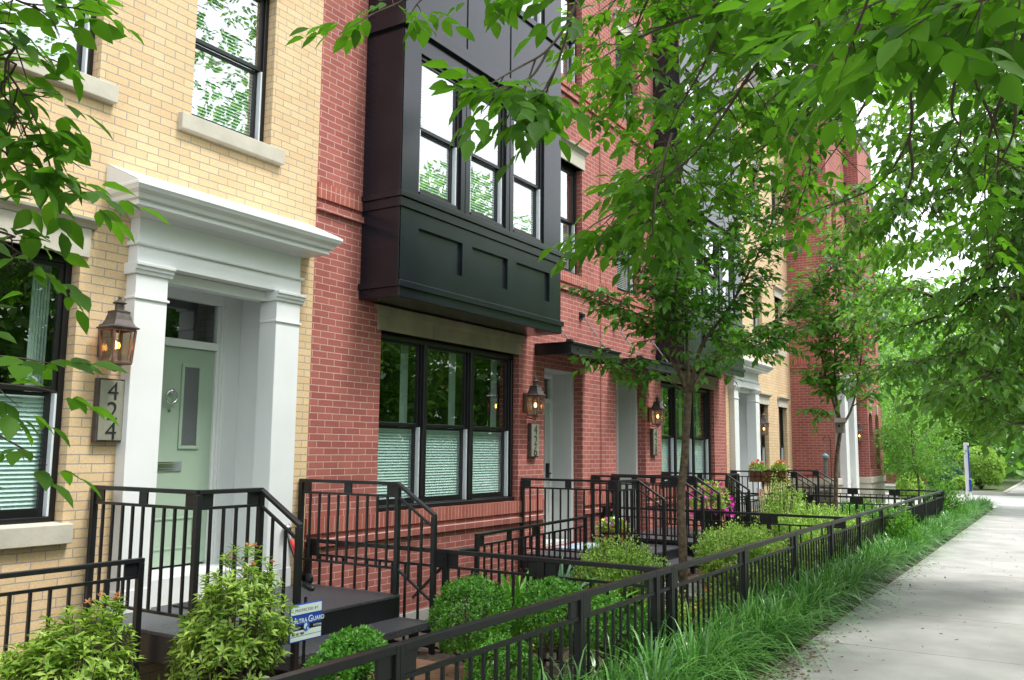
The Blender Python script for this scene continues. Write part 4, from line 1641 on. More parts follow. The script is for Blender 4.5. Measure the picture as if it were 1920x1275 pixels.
def pieris(c, rx, rz, label, nros=210, seed=1, L=.062, m=None, tips=4, group='glossy shrubs in front of the nearest stoop', cat='shrub'):
    """shrub of leaf rosettes at the ends of woody stems; c = centre of the crown"""
    T = thing('evergreen_shrub', (c[0], c[1], -.08), label, cat, group)
    nros = int(nros * 1.9)
    D = rnd_unit(nros * 2)
    D = D[D[:, 2] > -.45][:nros]
    R = (RNG.uniform(.35, 1, len(D)) ** .45) * blob_radius(D, seed, .22, 2.2)
    P = np.array(c) + D * R[:, None] * np.array([rx, rx, rz])
    pP, pD, pN, pL = [], [], [], []
    for p, d in zip(P, D):
        ax = unit((d * .7 + np.array([0, 0, .9]) + RNG.normal(size=3) * .25)[None])[0]
        k = int(RNG.integers(7, 12))
        a = np.cross(ax, [.3, .5, .1])
        a /= np.linalg.norm(a)
        b = np.cross(ax, a)
        for j in range(k):
            t = 2.4 * j + RNG.uniform(0, .5)
            el = RNG.uniform(.15, 1.1)
            dd = (a * math.cos(t) + b * math.sin(t)) + ax * el * .8
            pP.append(p - ax * .012 * (k - j) * .5)
            pD.append(dd)
            pN.append(ax + RNG.normal(size=3) * .15)
            pL.append(L * RNG.uniform(.7, 1.15))
    pL = np.array(pL)
    leaves('foliage', pP, pD, pN, pL, pL * .18, m or L_PIER, T, 1)
    st = MB()
    base = Vector((c[0], c[1], -.1))
    for k in range(0, len(P), 2):
        e = Vector(P[k])
        o = Vector((RNG.normal() * .05, RNG.normal() * .05, 0))
        mid = base.lerp(e, .55) + Vector(((e.x - base.x) * .12, (e.y - base.y) * .12, 0))
        st.tube([base + o, mid, e - Vector((0, 0, .01))], [.008, .005, .0025], 4, cap=False)
    st.build('stems', TWIG, T)
    if tips:
        top = P[np.argsort(-P[:, 2])[:tips * 4]]
        top = top[RNG.permutation(len(top))[:tips]]
        for p in top:
            v = RNG.normal(size=(14, 3))
            v[:, 2] = np.abs(v[:, 2])
            leaves('new_growth', np.tile(p + np.array([0, 0, .02]), (14, 1)), v, np.array([0, 0, 1.]) + RNG.normal(size=(14, 3)) * .4, .028, .006, P_PINK, T, 0)
    return T


def loose_shrub(c, rx, ry, rz, label, n=3500, L=.03, m=None, seed=3, group=None, name='loose_shrub', cat='shrub', wd=.3, up_=.5, T=None, flowers=None, detail=0):
    T = T or thing(name, (c[0], c[1], -.08), label, cat, group)
    n = int(n * 1.7)
    ns = max(14, n // 60)
    D = rnd_unit(ns * 2)
    D = D[D[:, 2] > -.3][:ns]
    R = RNG.uniform(.55, 1, len(D)) ** .5 * blob_radius(D, seed, .25, 2)
    E = np.array(c) + D * R[:, None] * np.array([rx, ry, rz])
    base = np.array([c[0], c[1], -.1])
    P, d, N = [], [], []
    st = MB()
    per = n // len(E)
    for e in E:
        b = base + np.array([(e[0] - c[0]) * .35, (e[1] - c[1]) * .35, 0])
        mid = b * .45 + e * .55 + np.array([0, 0, rz * .12])
        st.tube([b, mid, e], [.006, .004, .0015], 4, cap=False)
        t = RNG.uniform(.35, 1.02, per)
        q = (1 - t)[:, None] ** 2 * b + 2 * (t * (1 - t))[:, None] * mid + t[:, None] ** 2 * e
        q = q + RNG.normal(size=(per, 3)) * L * 1.0
        out = unit((e - b)[None])[0]
        P.append(q)
        d.append(out * .5 + RNG.normal(size=(per, 3)) * .8 + np.array([0, 0, up_]))
        N.append(RNG.normal(size=(per, 3)) * .6 + np.array([0, 0, 1.]))
    P, d, N = map(np.concatenate, (P, d, N))
    LL = RNG.uniform(.65, 1.25, len(P)) * L
    leaves('foliage', P, d, N, LL, LL * wd, m or L_LIME, T, detail)
    st.build('stems', TWIG, T)
    if flowers:
        for (fm, k, s) in flowers:
            idx = RNG.permutation(len(E))[:k]
            blossom(E[idx] + np.array([0, 0, s]), s, fm, T)
    return T


def blossom(C, s, m, T, name='blossom', petals=5):
    P, D, N = [], [], []
    for c in C:
        a = unit(RNG.normal(size=(1, 3)) + np.array([[-.5, -.6, .7]]))[0]
        u = np.cross(a, [.2, .9, .3])
        u /= np.linalg.norm(u)
        v = np.cross(a, u)
        for j in range(petals):
            t = 6.283 * j / petals
            P.append(c)
            D.append(u * math.cos(t) + v * math.sin(t) + a * .45)
            N.append(a)
    return leaves(name, P, D, N, s, s * .48, m, T, 1)


def strap_plant(c, n, L, w_, label, m=None, group=None, name='strap_leaf_plant', cat='plant', T=None, spread=.9, kind=None):
    """arching strap leaves from one crown"""
    T = T or thing(name, (c[0], c[1], -.08), label, cat, group)
    V, F = ribbons(np.tile(c, (n, 1)) + np.c_[RNG.normal(0, .04, (n, 2)), np.zeros(n)], n, L, w_, spread)
    tri_mesh('leaf_blades', V, F, m or L_PIER, T, smooth=True)
    return T


def ribbons(B, n, L, w_, spread=.9, bias=(0, 0), seg=5, hv=.35):
    """n arching ribbon blades from bases B (n,3)"""
    a = RNG.uniform(0, 6.283, n)
    lean = np.abs(RNG.normal(0, spread, n)) + .08
    hx, hy = np.cos(a) * lean + bias[0], np.sin(a) * lean + bias[1]
    Ls = L * RNG.uniform(.6, 1.15, n)
    H = np.stack([hx, hy], 1)
    hl = np.linalg.norm(H, axis=1)
    hd = H / np.maximum(hl, 1e-6)[:, None]
    side = np.stack([-hd[:, 1], hd[:, 0]], 1)
    V = []
    for k in range(seg + 1):
        t = k / seg
        out = Ls * np.minimum(hl, 1.6) * (t * .45 + t * t * .35)
        zz = Ls * (t * 1.0 - hv * t * t * (1 + hl * .9))
        w = w_ * (1 - t ** 2.2) * (.75 + .5 * min(t * 4, 1) * .5)
        p = B + np.c_[hd * out[:, None], zz]
        if k < seg:
            V.append(p + np.c_[side * w / 2, np.zeros(n)])
            V.append(p - np.c_[side * w / 2, np.zeros(n)])
        else:
            V.append(p)
    V = np.stack(V, 1)
    m_ = V.shape[1]
    f = []
    for k in range(seg - 1):
        a0 = 2 * k
        f += [(a0, a0 + 1, a0 + 3), (a0, a0 + 3, a0 + 2)]
    a0 = 2 * (seg - 1)
    f.append((a0, a0 + 1, a0 + 2))
    F = (np.array(f)[None] + (np.arange(n) * m_)[:, None, None]).reshape(-1, 3)
    return V.reshape(-1, 3), F


# --- liriope border between fence and pavement
Bs, Ls = [], []
x = 1.5
while x < 31:
    for y in (2.18, 2.34, 2.49):
        if RNG.uniform() < .05:
            continue
        k = int(np.interp(x, [3, 5.2, 6.4, 9, 14, 31], [26, 40, 84, 72, 46, 24]) * RNG.uniform(.7, 1.2))
        s = RNG.uniform(.66, 1.12)
        cxg, cyg = RNG.normal(x, .05), y + RNG.normal(0, .03)
        Bs.append(np.c_[RNG.normal(cxg, .03, k), RNG.normal(cyg, .028, k), np.full(k, -.03)])
        Ls.append(np.full(k, s))
    x += .25
Bs = np.concatenate(Bs)
Ls = np.concatenate(Ls)
wb = np.interp(Bs[:, 0], [3, 10, 20, 31], [.0145, .017, .021, .024])
V, F = [], []
nb = len(Bs)
HL = np.interp(Bs[:, 0], [0, 4, 6.5, 9, 31], [.98, .98, .94, .86, .74]) * Ls
Vv, Ff = ribbons(Bs, nb, 1.0, 1.0, .66, bias=(-.02, -.20), hv=.40)
m_ = Vv.reshape(nb, -1, 3)
rel = m_ - Bs[:, None, :]
mid = rel.copy()
# scale: length by HL, width by wb (ribbons were made with unit width)
cent = (rel[:, 0:10:2] + rel[:, 1:10:2]) / 2
half = (rel[:, 0:10:2] - rel[:, 1:10:2]) / 2
out = np.empty_like(rel)
out[:, 0:10:2] = cent * HL[:, None, None] + half * wb[:, None, None]
out[:, 1:10:2] = cent * HL[:, None, None] - half * wb[:, None, None]
out[:, 10] = rel[:, 10] * HL[:, None]
Vv = (out + Bs[:, None, :]).reshape(-1, 3)
tri_mesh('grass_border', Vv, Ff, L_GRASS, None, smooth=True, kind='stuff', label='thick border of arching liriope grass along the fence', cat='grass')

# --- box balls
box_ball((5.52, 3.80, .36), .33, 'large box ball left of the pair by the divider fence', seed=2)
box_ball((5.84, 3.32, .41), .275, 'box ball between the large one and the front fence corner', seed=3)
box_ball((5.86, 2.83, .36), .25, 'box ball behind the double fence post', seed=4, n=4200)
box_ball((4.66, 2.98, .26), .24, 'lowest box ball right behind the front fence', seed=5)
box_ball((4.30, 3.85, .22), .30, 'box ball below the yard sign', seed=6, Lf=.026, amp=.14)
box_ball((6.9, 3.0, .12), .26, 'small box shrub in the second garden beyond the divider', seed=16, n=3000)

# --- big glossy shrubs
pieris((2.62, 4.25, .40), .37, .44, 'glossy shrub with one coral flower at the left edge, before the low fence', 230, 8)
pieris((3.78, 4.38, .46), .34, .50, 'taller glossy shrub with salmon tips against the stoop corner', 230, 9, tips=6)
pieris((3.72, 3.55, .06), .22, .20, 'low glossy shrub sprouting between shrub and front fence', 60, 10, L=.05, tips=1)
pieris((3.05, 3.6, .0), .34, .16, 'low glossy ground shrub at the bottom edge of the picture', 80, 12, L=.05, tips=1)
pieris((4.35, 3.25, .0), .22, .13, 'small seedling shrub just inside the front fence', 40, 13, L=.045, tips=0)
pieris((9.35, 3.15, .28), .30, .34, 'narrow leaved shrub at the foot of the garden tree', 110, 14, L=.06, tips=3, group=None)
pieris((11.2, 3.2, .18), .45, .32, 'brownish narrow leaved shrub between garden tree and lime hedge', 120, 15, L=.06, tips=6, group=None)

# --- lime shrubs
LG = 'lime green shrubs in the middle gardens'
loose_shrub((8.75, 4.15, .28), .44, .44, .40, 'rounded lime green shrub in front of the pansy barrel', 9500, .036, seed=21, group=LG)
loose_shrub((10.9, 3.55, .36), .75, .55, .36, 'wide lime green shrub right of the garden tree', 12000, .038, seed=22, group=LG)
loose_shrub((12.9, 3.5, .34), .95, .55, .36, 'lime green shrub swallowing the divider rail', 12000, .04, seed=23, group=LG)
loose_shrub((15.2, 3.6, .34), 1.1, .6, .36, 'lime green shrub beyond the divider rail', 10000, .042, seed=24, group=LG)
loose_shrub((15.7, 4.3, .55), .5, .4, .62, 'tall wispy lime shrub under the orange flower box', 4200, .035, seed=25, group=LG)
loose_shrub((17.5, 3.7, .2), .8, .6, .3, 'low lime green shrub near the slender far tree', 4500, .04, seed=26, group=LG)
loose_shrub((19.6, 3.8, .2), 1.0, .7, .34, 'low mid green shrub behind the slender far tree', 5000, .05, m=L_BOX, seed=27)
loose_shrub((21.6, 3.9, .2), 1.0, .7, .36, 'dark green shrub in the last garden', 4000, .055, m=L_CHERRY, seed=28)
loose_shrub((12.3, 2.95, .18), .35, .28, .28, 'sprawling green plant poking through the front fence', 1500, .04, m=L_PIER, seed=29)
loose_shrub((15.6, 2.35, .3), .45, .25, .45, 'dark leafy plant growing through the far front fence', 1800, .055, m=L_CHERRY, seed=30)
loose_shrub((23.3, 2.6, .4), .5, .5, .7, 'leafy plant at the far end of the front fence', 2600, .06, m=L_CHERRY, seed=31)
# --- lily and flower carpet in the second garden
for (p, lab) in (((7.0, 4.35, -.08), 'broad strap leaved lily beside the area fence'), ((7.55, 4.2, -.08), 'strap leaved lily in front of the lime shrub'), ((7.2, 3.6, -.08), 'low strap leaved lily behind the divider fence')):
    strap_plant(p, 60, 1.0, .055, lab, m=L_BOX if p[0] < 7.3 else L_BLUE, group='lilies in the second garden', spread=.5)
for (c, r, n, fm, k, lab) in (((7.7, 3.2, .02), .6, 2600, P_YEL, 16, 'low yellow flowered plants in the second garden'), ((8.7, 3.0, .02), .6, 2400, P_ORNG, 5, 'low plants with a few orange flowers by the front fence'),
                              ((9.9, 2.95, .03), .55, 2400, P_YEL, 18, 'yellow lantana below the lime hedge'), ((11.4, 2.85, .03), .6, 2200, P_PINK, 16, 'peach lantana behind the pickets'), ((13.2, 2.85, .03), .7, 2200, P_YEL, 12, 'yellow lantana farther along the pickets'), ((6.85, 3.9, .05), .35, 1500, P_YEL, 9, 'yellow flowers behind the box balls')):
    loose_shrub(c, r, r * .5, .26, lab, n, .035, m=L_PIER, seed=int(n + c[0]), cat='flowers', name='flower_clump', group='low flowers in the middle gardens', flowers=((fm, k, .028), (P_WHITE if fm is not P_YEL else P_ORNG, 3, .025)))


# --- planters
def foliage_mound(T, c, r, n, L, m, h=.6):
    D = rnd_unit(n)
    D[:, 2] = np.abs(D[:, 2])
    P = np.array(c) + D * (RNG.uniform(.2, 1, n) ** .5)[:, None] * np.array([r, r, r * h * 1.4])
    return leaves('foliage', P, D + RNG.normal(size=(n, 3)) * .5, RNG.normal(size=(n, 3)) * .5 + np.array([0, 0, 1.]), L, L * .33, m, T, 1)


T = thing('barrel_planter', (10.92, 5.25, .27), 'half barrel planter of white and purple pansies on the stoop', 'planter')
m = MB()
m.lathe([(.15, 0), (.175, .08), (.185, .18), (.19, .30), (.17, .30), (.16, .26), (0, .26)], (10.92, 5.25, .275), 20)
m.build('barrel', WOODB, T)
m = MB()
for z, r in ((.05, .170), (.24, .1895)):
    m.lathe([(r, z), (r + .004, z), (r + .004, z + .025), (r, z + .025)], (10.92, 5.25, .275), 20)
m.build('hoop', IRON, T)
c0 = np.array([10.92, 5.25, .56])
foliage_mound(T, c0, .22, 420, .05, L_PIER, .5)
for fm, k in ((P_WHITE, 9), (P_MAG, 8), (P_YEL, 7)):
    D = rnd_unit(k)
    D[:, 2] = np.abs(D[:, 2]) + .3
    if fm is P_WHITE: D[:, 0] -= .5
    blossom(c0 + unit(D) * np.array([.23, .23, .16]), .032, fm, T)
strap_plant((10.92, 5.25, .56), 14, .35, .012, '', m=L_BOX, T=T, spread=.35)

T = thing('petunia_pot', (14.0, 4.93, .27), 'tapered black pot of magenta petunias by the stoop railing', 'planter')
px_, py_ = 13.9, 4.95
m = MB()
m.lathe([(.10, 0), (.20, .36), (.225, .37), (.225, .42), (.20, .42), (.19, .38), (0, .38)], (px_, py_, .272), 18)
m.build('pot', BLKPOT, T)
c0 = np.array([px_, py_, .72])
foliage_mound(T, c0, .34, 700, .055, L_PIER, .9)
D = rnd_unit(46)
D[:, 2] = np.abs(D[:, 2]) * 1.2 - .3
blossom(c0 + unit(D) * np.array([.36, .36, .42]), .045, P_MAG, T)
D = rnd_unit(8)
blossom(c0 + unit(D) * np.array([.34, .34, .38]), .04, leaf_mat('violet_petal', (.12, .03, .45), (.25, .1, .6), (.2, .1, .5), .3), T)

T = thing('rail_flower_box', (18.6, 5.35, 1.1), 'wire flower box with orange blooms hung on the far railing', 'flower box')
m = MB()
m.prism([(18.47, 1.22), (18.67, 1.22), (18.64, 1.0), (18.50, 1.0)], 'y', 4.98, 5.72)
m.build('coco_liner', mat('coco_liner', (.23, .11, .045), .95, noise=.3, nscale=25), T)
m = MB()
for z in (1.0, 1.11, 1.225):
    m.beam((18.462 + (1.225 - z) * .12, 4.97, z), (18.462 + (1.225 - z) * .12, 5.73, z), .014, .014)
for k in range(7):
    y = 4.97 + .76 * k / 6
    m.beam((18.463, y, 1.225), (18.49, y, 1.0), .012, .012)
m.build('wire_frame', IRON, T)
for y in (5.12, 5.56):
    c0 = np.array([18.55, y, 1.24])
    foliage_mound(T, c0, .17, 380, .05, L_PIER, .6)
    D = rnd_unit(14)
    D[:, 2] = np.abs(D[:, 2]) + .4
    blossom(c0 + unit(D) * np.array([.16, .18, .20]), .042, P_ORNG, T)
D = RNG.normal(size=(120, 3)) * np.array([.05, .08, .22]) + np.array([18.5, 5.05, .95])
leaves('trailing_vine', D, RNG.normal(size=(120, 3)) - np.array([0, 0, .6]), RNG.normal(size=(120, 3)), .06, .02, L_PIER, T, 1)

T = thing('patio_pot', (17.2, 4.9, 0), 'black pot with one bright pink bloom near the third divider', 'planter')
m = MB()
m.lathe([(.12, 0), (.19, .3), (.205, .31), (.205, .35), (0, .33)], (17.2, 4.9, .1), 16)
m.build('pot', BLKPOT, T)
foliage_mound(T, np.array([17.2, 4.9, .45]), .2, 200, .05, L_CHERRY)
blossom(np.array([[17.05, 4.75, .5], [17.02, 4.72, .46], [17.08, 4.7, .53]]), .07, P_MAG, T)

# small striped garden flag on a stick
T = thing('garden_flag', (17.0, 4.9, 0), 'small red and white striped flag on a stick behind the lime shrubs', 'flag')
m = MB()
m.tube([(16.6, 5.0, -.05), (16.55, 4.98, .95)], .006, 6)
m.build('stick', IRON, T)
for k in range(7):
    m = MB()
    za, zb = .93, .50
    x0 = 16.56 + k * .016
    m.quad((x0, 4.97 - k * .012, za), (x0 + .016, 4.958 - k * .012, za), (x0 + .028, 4.93 - k * .012, zb), (x0 + .012, 4.942 - k * .012, zb))
    m.build('stripe', mat('flag_red', (.5, .03, .04), .7) if k % 2 == 0 else WHITE, T)

# bird feeder on a shepherd's crook
T = thing('bird_feeder', (21.6, 4.6, 0), 'tube bird feeder on a thin crook pole left of the slender tree', 'bird feeder')
m = MB()
fx, fy = 21.5, 4.72
m.tube([(fx, fy, -.1), (fx, fy, 1.9), (fx - .03, fy + .03, 2.02), (fx - .1, fy + .09, 2.03), (fx - .14, fy + .12, 1.92), (fx - .12, fy + .10, 1.86)], .009, 6)
m.build('crook_pole', IRON, T)
m = MB()
m.lathe([(0, 0), (.06, .005), (.06, .02), (.048, .025), (.048, .46), (.05, .47), (0, .48)], (fx - .12, fy + .1, 1.02), 14)
m.build('seed_tube', mat('seed_tube', (.12, .12, .11), .3, noise=.5, nscale=60), T)
m = MB()
m.lathe([(.0, 0), (.085, .0), (.08, .05), (.03, .09), (0, .1)], (fx - .12, fy + .1, 1.50), 14)
m.tube([(fx - .12, fy + .1, 1.59), (fx - .12, fy + .1, 1.86)], .004, 4)
m.build('feeder_lid', mat('teal_lid', (.10, .19, .22), .4), T)

# white marker post beyond the side street
T = thing('marker_post', (35.08, 3.08, 0), 'white post with a blue side stripe across the side street', 'post')
m = MB()
m.box(35.0, 35.16, 3.0, 3.16, -.1, 2.0)
m.build('white_post', WHITE, T, bevel=.01)
m = MB()
m.box(34.97, 34.999, 2.985, 3.03, .75, 1.9)
m.box(34.965, 34.9985, 2.96, 3.04, .3, .72)
m.build('blue_stripe', SIGNB, T)

# litter on the pavement edge
n = 800
P = np.c_[RNG.uniform(3.5, 15, n), 2.03 - RNG.exponential(.12, n), np.full(n, .006)]
P2 = np.c_[RNG.normal(6.9, .5, 500), 1.98 - np.abs(RNG.normal(0, .13, 500)), np.full(500, .008)]
P3 = np.c_[RNG.uniform(4.5, 24, 200), RNG.uniform(-.1, 1.9, 200), np.full(200, .005)]
P = np.concatenate([P, P2, P3])
D = RNG.normal(size=P.shape) * np.array([1, 1, .12])
LL = RNG.uniform(.015, .05, len(P))
leaves('fallen_leaves', P, D, RNG.normal(size=P.shape) * .25 + np.array([0, 0, 1.]), LL, LL * RNG.uniform(.12, .35, len(P)), DEADL, None, 0, kind='stuff', label='brown leaf litter along the edge of the pavement', cat='leaf litter')
n = 900
P = np.c_[RNG.uniform(4, 12, n), RNG.uniform(2.7, 5.6, n), np.full(n, .0)]
P[:, 2] = np.interp(P[:, 1], [2.5, 3.2, 4.6, 5.4, 6.25], [-.02, -.03, -.06, -.14, -.28]) + .012
leaves('bed_litter', P, RNG.normal(size=P.shape) * np.array([1, 1, .2]), RNG.normal(size=P.shape) * .3 + np.array([0, 0, 1.]), .04, .011, DEADL, None, 0, kind='stuff', label='dry leaves and bark chips on the garden beds', cat='leaf litter')


# ================================================================== TREES
def smooth_path(pts, k=5):
    pts = [np.array(p, float) for p in pts]
    out = []
    n = len(pts)
    for i in range(n - 1):
        p0 = pts[max(i - 1, 0)]
        p1, p2 = pts[i], pts[i + 1]
        p3 = pts[min(i + 2, n - 1)]
        for j in range(k):
            t = j / k
            out.append(.5 * ((2 * p1) + (-p0 + p2) * t + (2 * p0 - 5 * p1 + 4 * p2 - p3) * t * t + (-p0 + 3 * p1 - 3 * p2 + p3) * t ** 3))
    out.append(pts[-1])
    return out


class Tree:
    def __init__(s, name, loc, label, cat='tree', group=None):
        s.T = thing(name, loc, label, cat, group)
        s.wood = MB()
        s.P, s.D, s.N, s.L = [], [], [], []

    def limb(s, pts, r0, r1, n=7):
        path = smooth_path(pts)
        m = len(path)
        rr = [r0 + (r1 - r0) * (i / (m - 1)) ** .8 for i in range(m)]
        s.wood.tube(path, rr, n, cap=False)
        return path

    def sprays(s, path, t0=.2, t1=1.0, per_m=5, slen=.6, L=.1, lead=.05, comp=False, droop=.15, flat=.5, upb=.15, n_pairs=2, r=.006, sub=2):
        """side twigs with leaves along a limb path"""
        path = np.array(path)
        seg = np.linalg.norm(np.diff(path, axis=0), axis=1)
        cum = np.r_[0, np.cumsum(seg)]
        tot = cum[-1]
        k = max(2, int(per_m * tot * (t1 - t0)))
        for i in range(k):
            t = t0 + (t1 - t0) * (i + RNG.uniform(0, 1)) / k
            q = np.array([np.interp(t * tot, cum, path[:, j]) for j in range(3)])
            j = min(np.searchsorted(cum, t * tot), len(path) - 1)
            tan = path[j] - path[max(j - 1, 0)]
            tan = tan / (np.linalg.norm(tan) + 1e-9)
            d = RNG.normal(size=3)
            d[2] *= flat
            d = d / np.linalg.norm(d) * .9 + tan * .75 + np.array([0, 0, upb])
            s.twig(q, d, slen * RNG.uniform(.45, 1.1) * (1 - .35 * t), L, lead, comp, droop, n_pairs, r, sub)
        # leader tip
        s.twig(path[-1], path[-1] - path[-3], slen * .6, L, lead, comp, droop, n_pairs, r, sub)

    def twig(s, q, d, ln, L, lead, comp, droop, n_pairs, r, sub):
        d = d / (np.linalg.norm(d) + 1e-9)
        side = np.cross(d, [0, 0, 1.])
        side /= np.linalg.norm(side) + 1e-9
        m = max(2, int(ln / lead))
        pts = []
        wob = RNG.normal(size=3) * .12
        for i in range(m + 1):
            t = i / m
            pts.append(q + d * ln * t + wob * ln * t * t + np.array([0, 0, -droop]) * ln * t * t)
        s.wood.tube([pts[0], pts[m // 2], pts[-1]], [r, r * .7, r * .3], 3, cap=False)
        for i in range(1, m + 1):
            if RNG.uniform() < .12:
                continue
            sg = 1 if i % 2 else -1
            td = pts[i] - pts[i - 1]
            td /= np.linalg.norm(td) + 1e-9
            dd = td * (.55 if i < m else 1.2) + side * sg * RNG.uniform(.5, 1.1) + np.array([0, 0, -.22 - droop if not comp else .02]) + RNG.normal(size=3) * .2
            s.P.append(pts[i])
            s.D.append(dd)
            s.N.append(np.array([0, 0, 1.]) + RNG.normal(size=3) * .35)
            s.L.append(L * RNG.uniform(.7, 1.15))
        if sub > 1:
            for i in range(1, m, 2):
                dd = d * .6 + side * (1 if RNG.uniform() < .5 else -1) * RNG.uniform(.5, 1) + RNG.normal(size=3) * .25
                s.twig(pts[i], dd, ln * .45, L, lead, comp, droop, n_pairs, r * .6, sub - 1)

    def done(s, m, detail=1, comp=0, Lc=.08, wr=.26, bark=BARK, droop=.35, trunk_name='trunk', smooth=True):
        P, D, N, L = np.array(s.P), np.array(s.D), np.array(s.N), np.array(s.L)
        if comp:
            P, D, N, L = compound(P, D, comp, Lc, droop=droop)
        leaves('crown', P, D, N, L, L * wr * RNG.uniform(.85, 1.15, len(L)), m, s.T, detail)
        s.wood.build(trunk_name, bark, s.T, smooth=smooth)
        return len(P)


def A(l, dz=0):
    return [at(*p) for p in l]


# --- garden tree in front of the second red house
t = Tree('garden_tree', (9.5, 3.7, -.05), 'young multi limbed garden tree with bare trunk in front of the two middle doors')
D0 = 10.2
t.limb([(9.52, 3.72, -.1)] + A([(1280, 1010, D0), (1276, 940, D0), (1284, 850, D0), (1291, 735, D0)]), .052, .042, 10)
limbs = [([(1290, 738, D0), (1272, 690, 10.2), (1262, 600, 10.1), (1256, 480, 10), (1250, 330, 9.9)], .026, .2, 6, .50),
         ([(1291, 738, D0), (1288, 640, 10.3), (1285, 520, 10.4), (1296, 420, 10.5), (1330, 270, 10.6)], .028, .25, 6, .55),
         ([(1293, 736, D0), (1315, 650, 10.0), (1365, 580, 9.8), (1420, 480, 9.7), (1478, 340, 9.6)], .030, .25, 6, .6),
         ([(1294, 735, D0), (1340, 672, 10.5), (1420, 620, 10.8), (1500, 570, 11), (1560, 500, 11.2)], .022, .3, 6, .5),
         ([(1288, 738, D0), (1240, 706, 9.9), (1170, 690, 9.6), (1110, 672, 9.4)], .012, .3, 6, .38),
         ([(1280, 715, D0), (1225, 620, 9.9), (1160, 580, 9.6), (1110, 548, 9.4)], .014, .3, 7, .45),
         ([(1268, 640, 10.1), (1215, 530, 9.8), (1160, 470, 9.6), (1110, 450, 9.5)], .013, .3, 6, .45),
         ([(1285, 560, 10.3), (1340, 470, 10.6), (1390, 390, 11), (1420, 300, 11)], .015, .2, 6, .55),
         ([(1330, 630, 10), (1390, 650, 9.6), (1440, 640, 9.3), (1500, 615, 9.2)], .012, .3, 6, .42),
         ([(1258, 520, 10), (1230, 430, 9.7), (1180, 370, 9.5)], .012, .2, 6, .5),
         ([(1262, 600, 10.1), (1270, 520, 9.4), (1285, 430, 9.0)], .012, .2, 5, .45),
         ([(1291, 738, D0), (1320, 690, 9.6), (1360, 670, 9.2)], .010, .5, 5, .35)]
for pts, r, t0, pm, sl in limbs:
    p = t.limb(A(pts), r, .005)
    t.sprays(p, t0, 1, pm * 5.6, sl * .95, .105, .045, sub=2, droop=.25, upb=.1, flat=.45)
n1 = t.done(L_CHERRY, 1, wr=.27)

# --- slender tree with birdhouse
D0 = 17.3
t = Tree('garden_tree', (17.0, 3.75, -.05), 'slender forked garden tree with small birdhouse before the projecting red wall')
t.limb([(16.95, 3.78, -.1)] + A([(1567, 930, D0), (1568, 870, D0), (1577, 800, D0)]), .042, .034, 8)
for pts, r, t0, pm, sl in [([(1577, 800, D0), (1560, 745, D0), (1545, 690, D0), (1532, 610, D0), (1525, 530, D0)], .03, .15, 5, .6),
                           ([(1577, 800, D0), (1566, 730, 17.2), (1566, 640, 17.1), (1572, 540, 17), (1562, 440, 17)], .03, .15, 5, .65),
                           ([(1578, 800, D0), (1598, 762, 17.5), (1612, 690, 17.6), (1622, 600, 17.7), (1640, 500, 17.8)], .028, .2, 5, .6),
                           ([(1576, 800, D0), (1545, 775, 17), (1522, 768, 16.8)], .012, .4, 6, .4),
                           ([(1598, 762, D0), (1625, 745, 17), (1640, 730, 16.8)], .012, .3, 6, .45),
                           ([(1560, 745, D0), (1535, 720, 17), (1512, 700, 16.8)], .012, .3, 5, .4),
                           ([(1566, 640, D0), (1530, 600, 17), (1500, 575, 16.8)], .012, .2, 5, .5),
                           ([(1612, 690, D0), (1600, 640, 16.8), (1590, 570, 16.5)], .012, .2, 5, .5),
                           ([(1566, 640, D0), (1590, 600, 17.3), (1610, 540, 17.4), (1600, 450, 17.4)], .014, .2, 5, .55)]:
    p = t.limb(A(pts), r, .006)
    t.sprays(p, t0, 1, pm * 5.6, sl, .135, .065, sub=2, droop=.2, upb=.1, flat=.45)
n2 = t.done(L_CHERRY, 1, wr=.28)
T = thing('birdhouse', tuple(at(1575, 800, 17.2)), 'tiny weathered wooden birdhouse in the fork of the slender tree', 'birdhouse')
c = at(1575, 799, 17.15)
m = MB()
m.box(c.x - .07, c.x + .07, c.y - .07, c.y + .07, c.z - .12, c.z + .06)
WG = mat('grey_wood', (.20, .17, .14), .9, noise=.2)
m.build('box', WG, T)
m = MB()
m.prism([(c.x - .10, c.z + .061), (c.x + .10, c.z + .061), (c.x, c.z + .15)], 'y', c.y - .1, c.y + .09)
m.build('roof', WG, T)
m = MB()
m.lathe([(0, 0), (.025, 0), (.025, .004), (0, .004)], (0, 0, 0), 12)
m.v = [(c.x - .0705 - q[2], c.y + q[0] + .0, c.z + .0 + q[1]) for q in m.v]
m.build('entrance_hole', NUM, T)

# --- overhanging street tree whose crown fills the top of the picture
t = Tree('street_tree', (4.4, -1.0, 0), 'overhanging street tree whose big ash leaves hang across the top right', 'tree')
t.limb([(4.4, -1.0, -.1), (4.38, -1.0, 1.2), (4.3, -1.05, 2.4), (4.2, -1.0, 3.4), (4.1, -.8, 5.2)], .15, .09, 12)
base = Vector((4.25, -1.03, 2.9))
b2 = Vector((4.2, -1.0, 3.3))
SP = dict(comp=True, droop=.2, flat=.5, upb=.0, sub=2, r=.004)


def L1(pts, r, t0, pm, sl, start=base, lead=.085):
    p = t.limb([start] + A(pts) if start is not None else A(pts), r, .003, 6)
    t.sprays(p, t0, 1, pm * 1.5, sl, .09, lead, **SP)
    return p


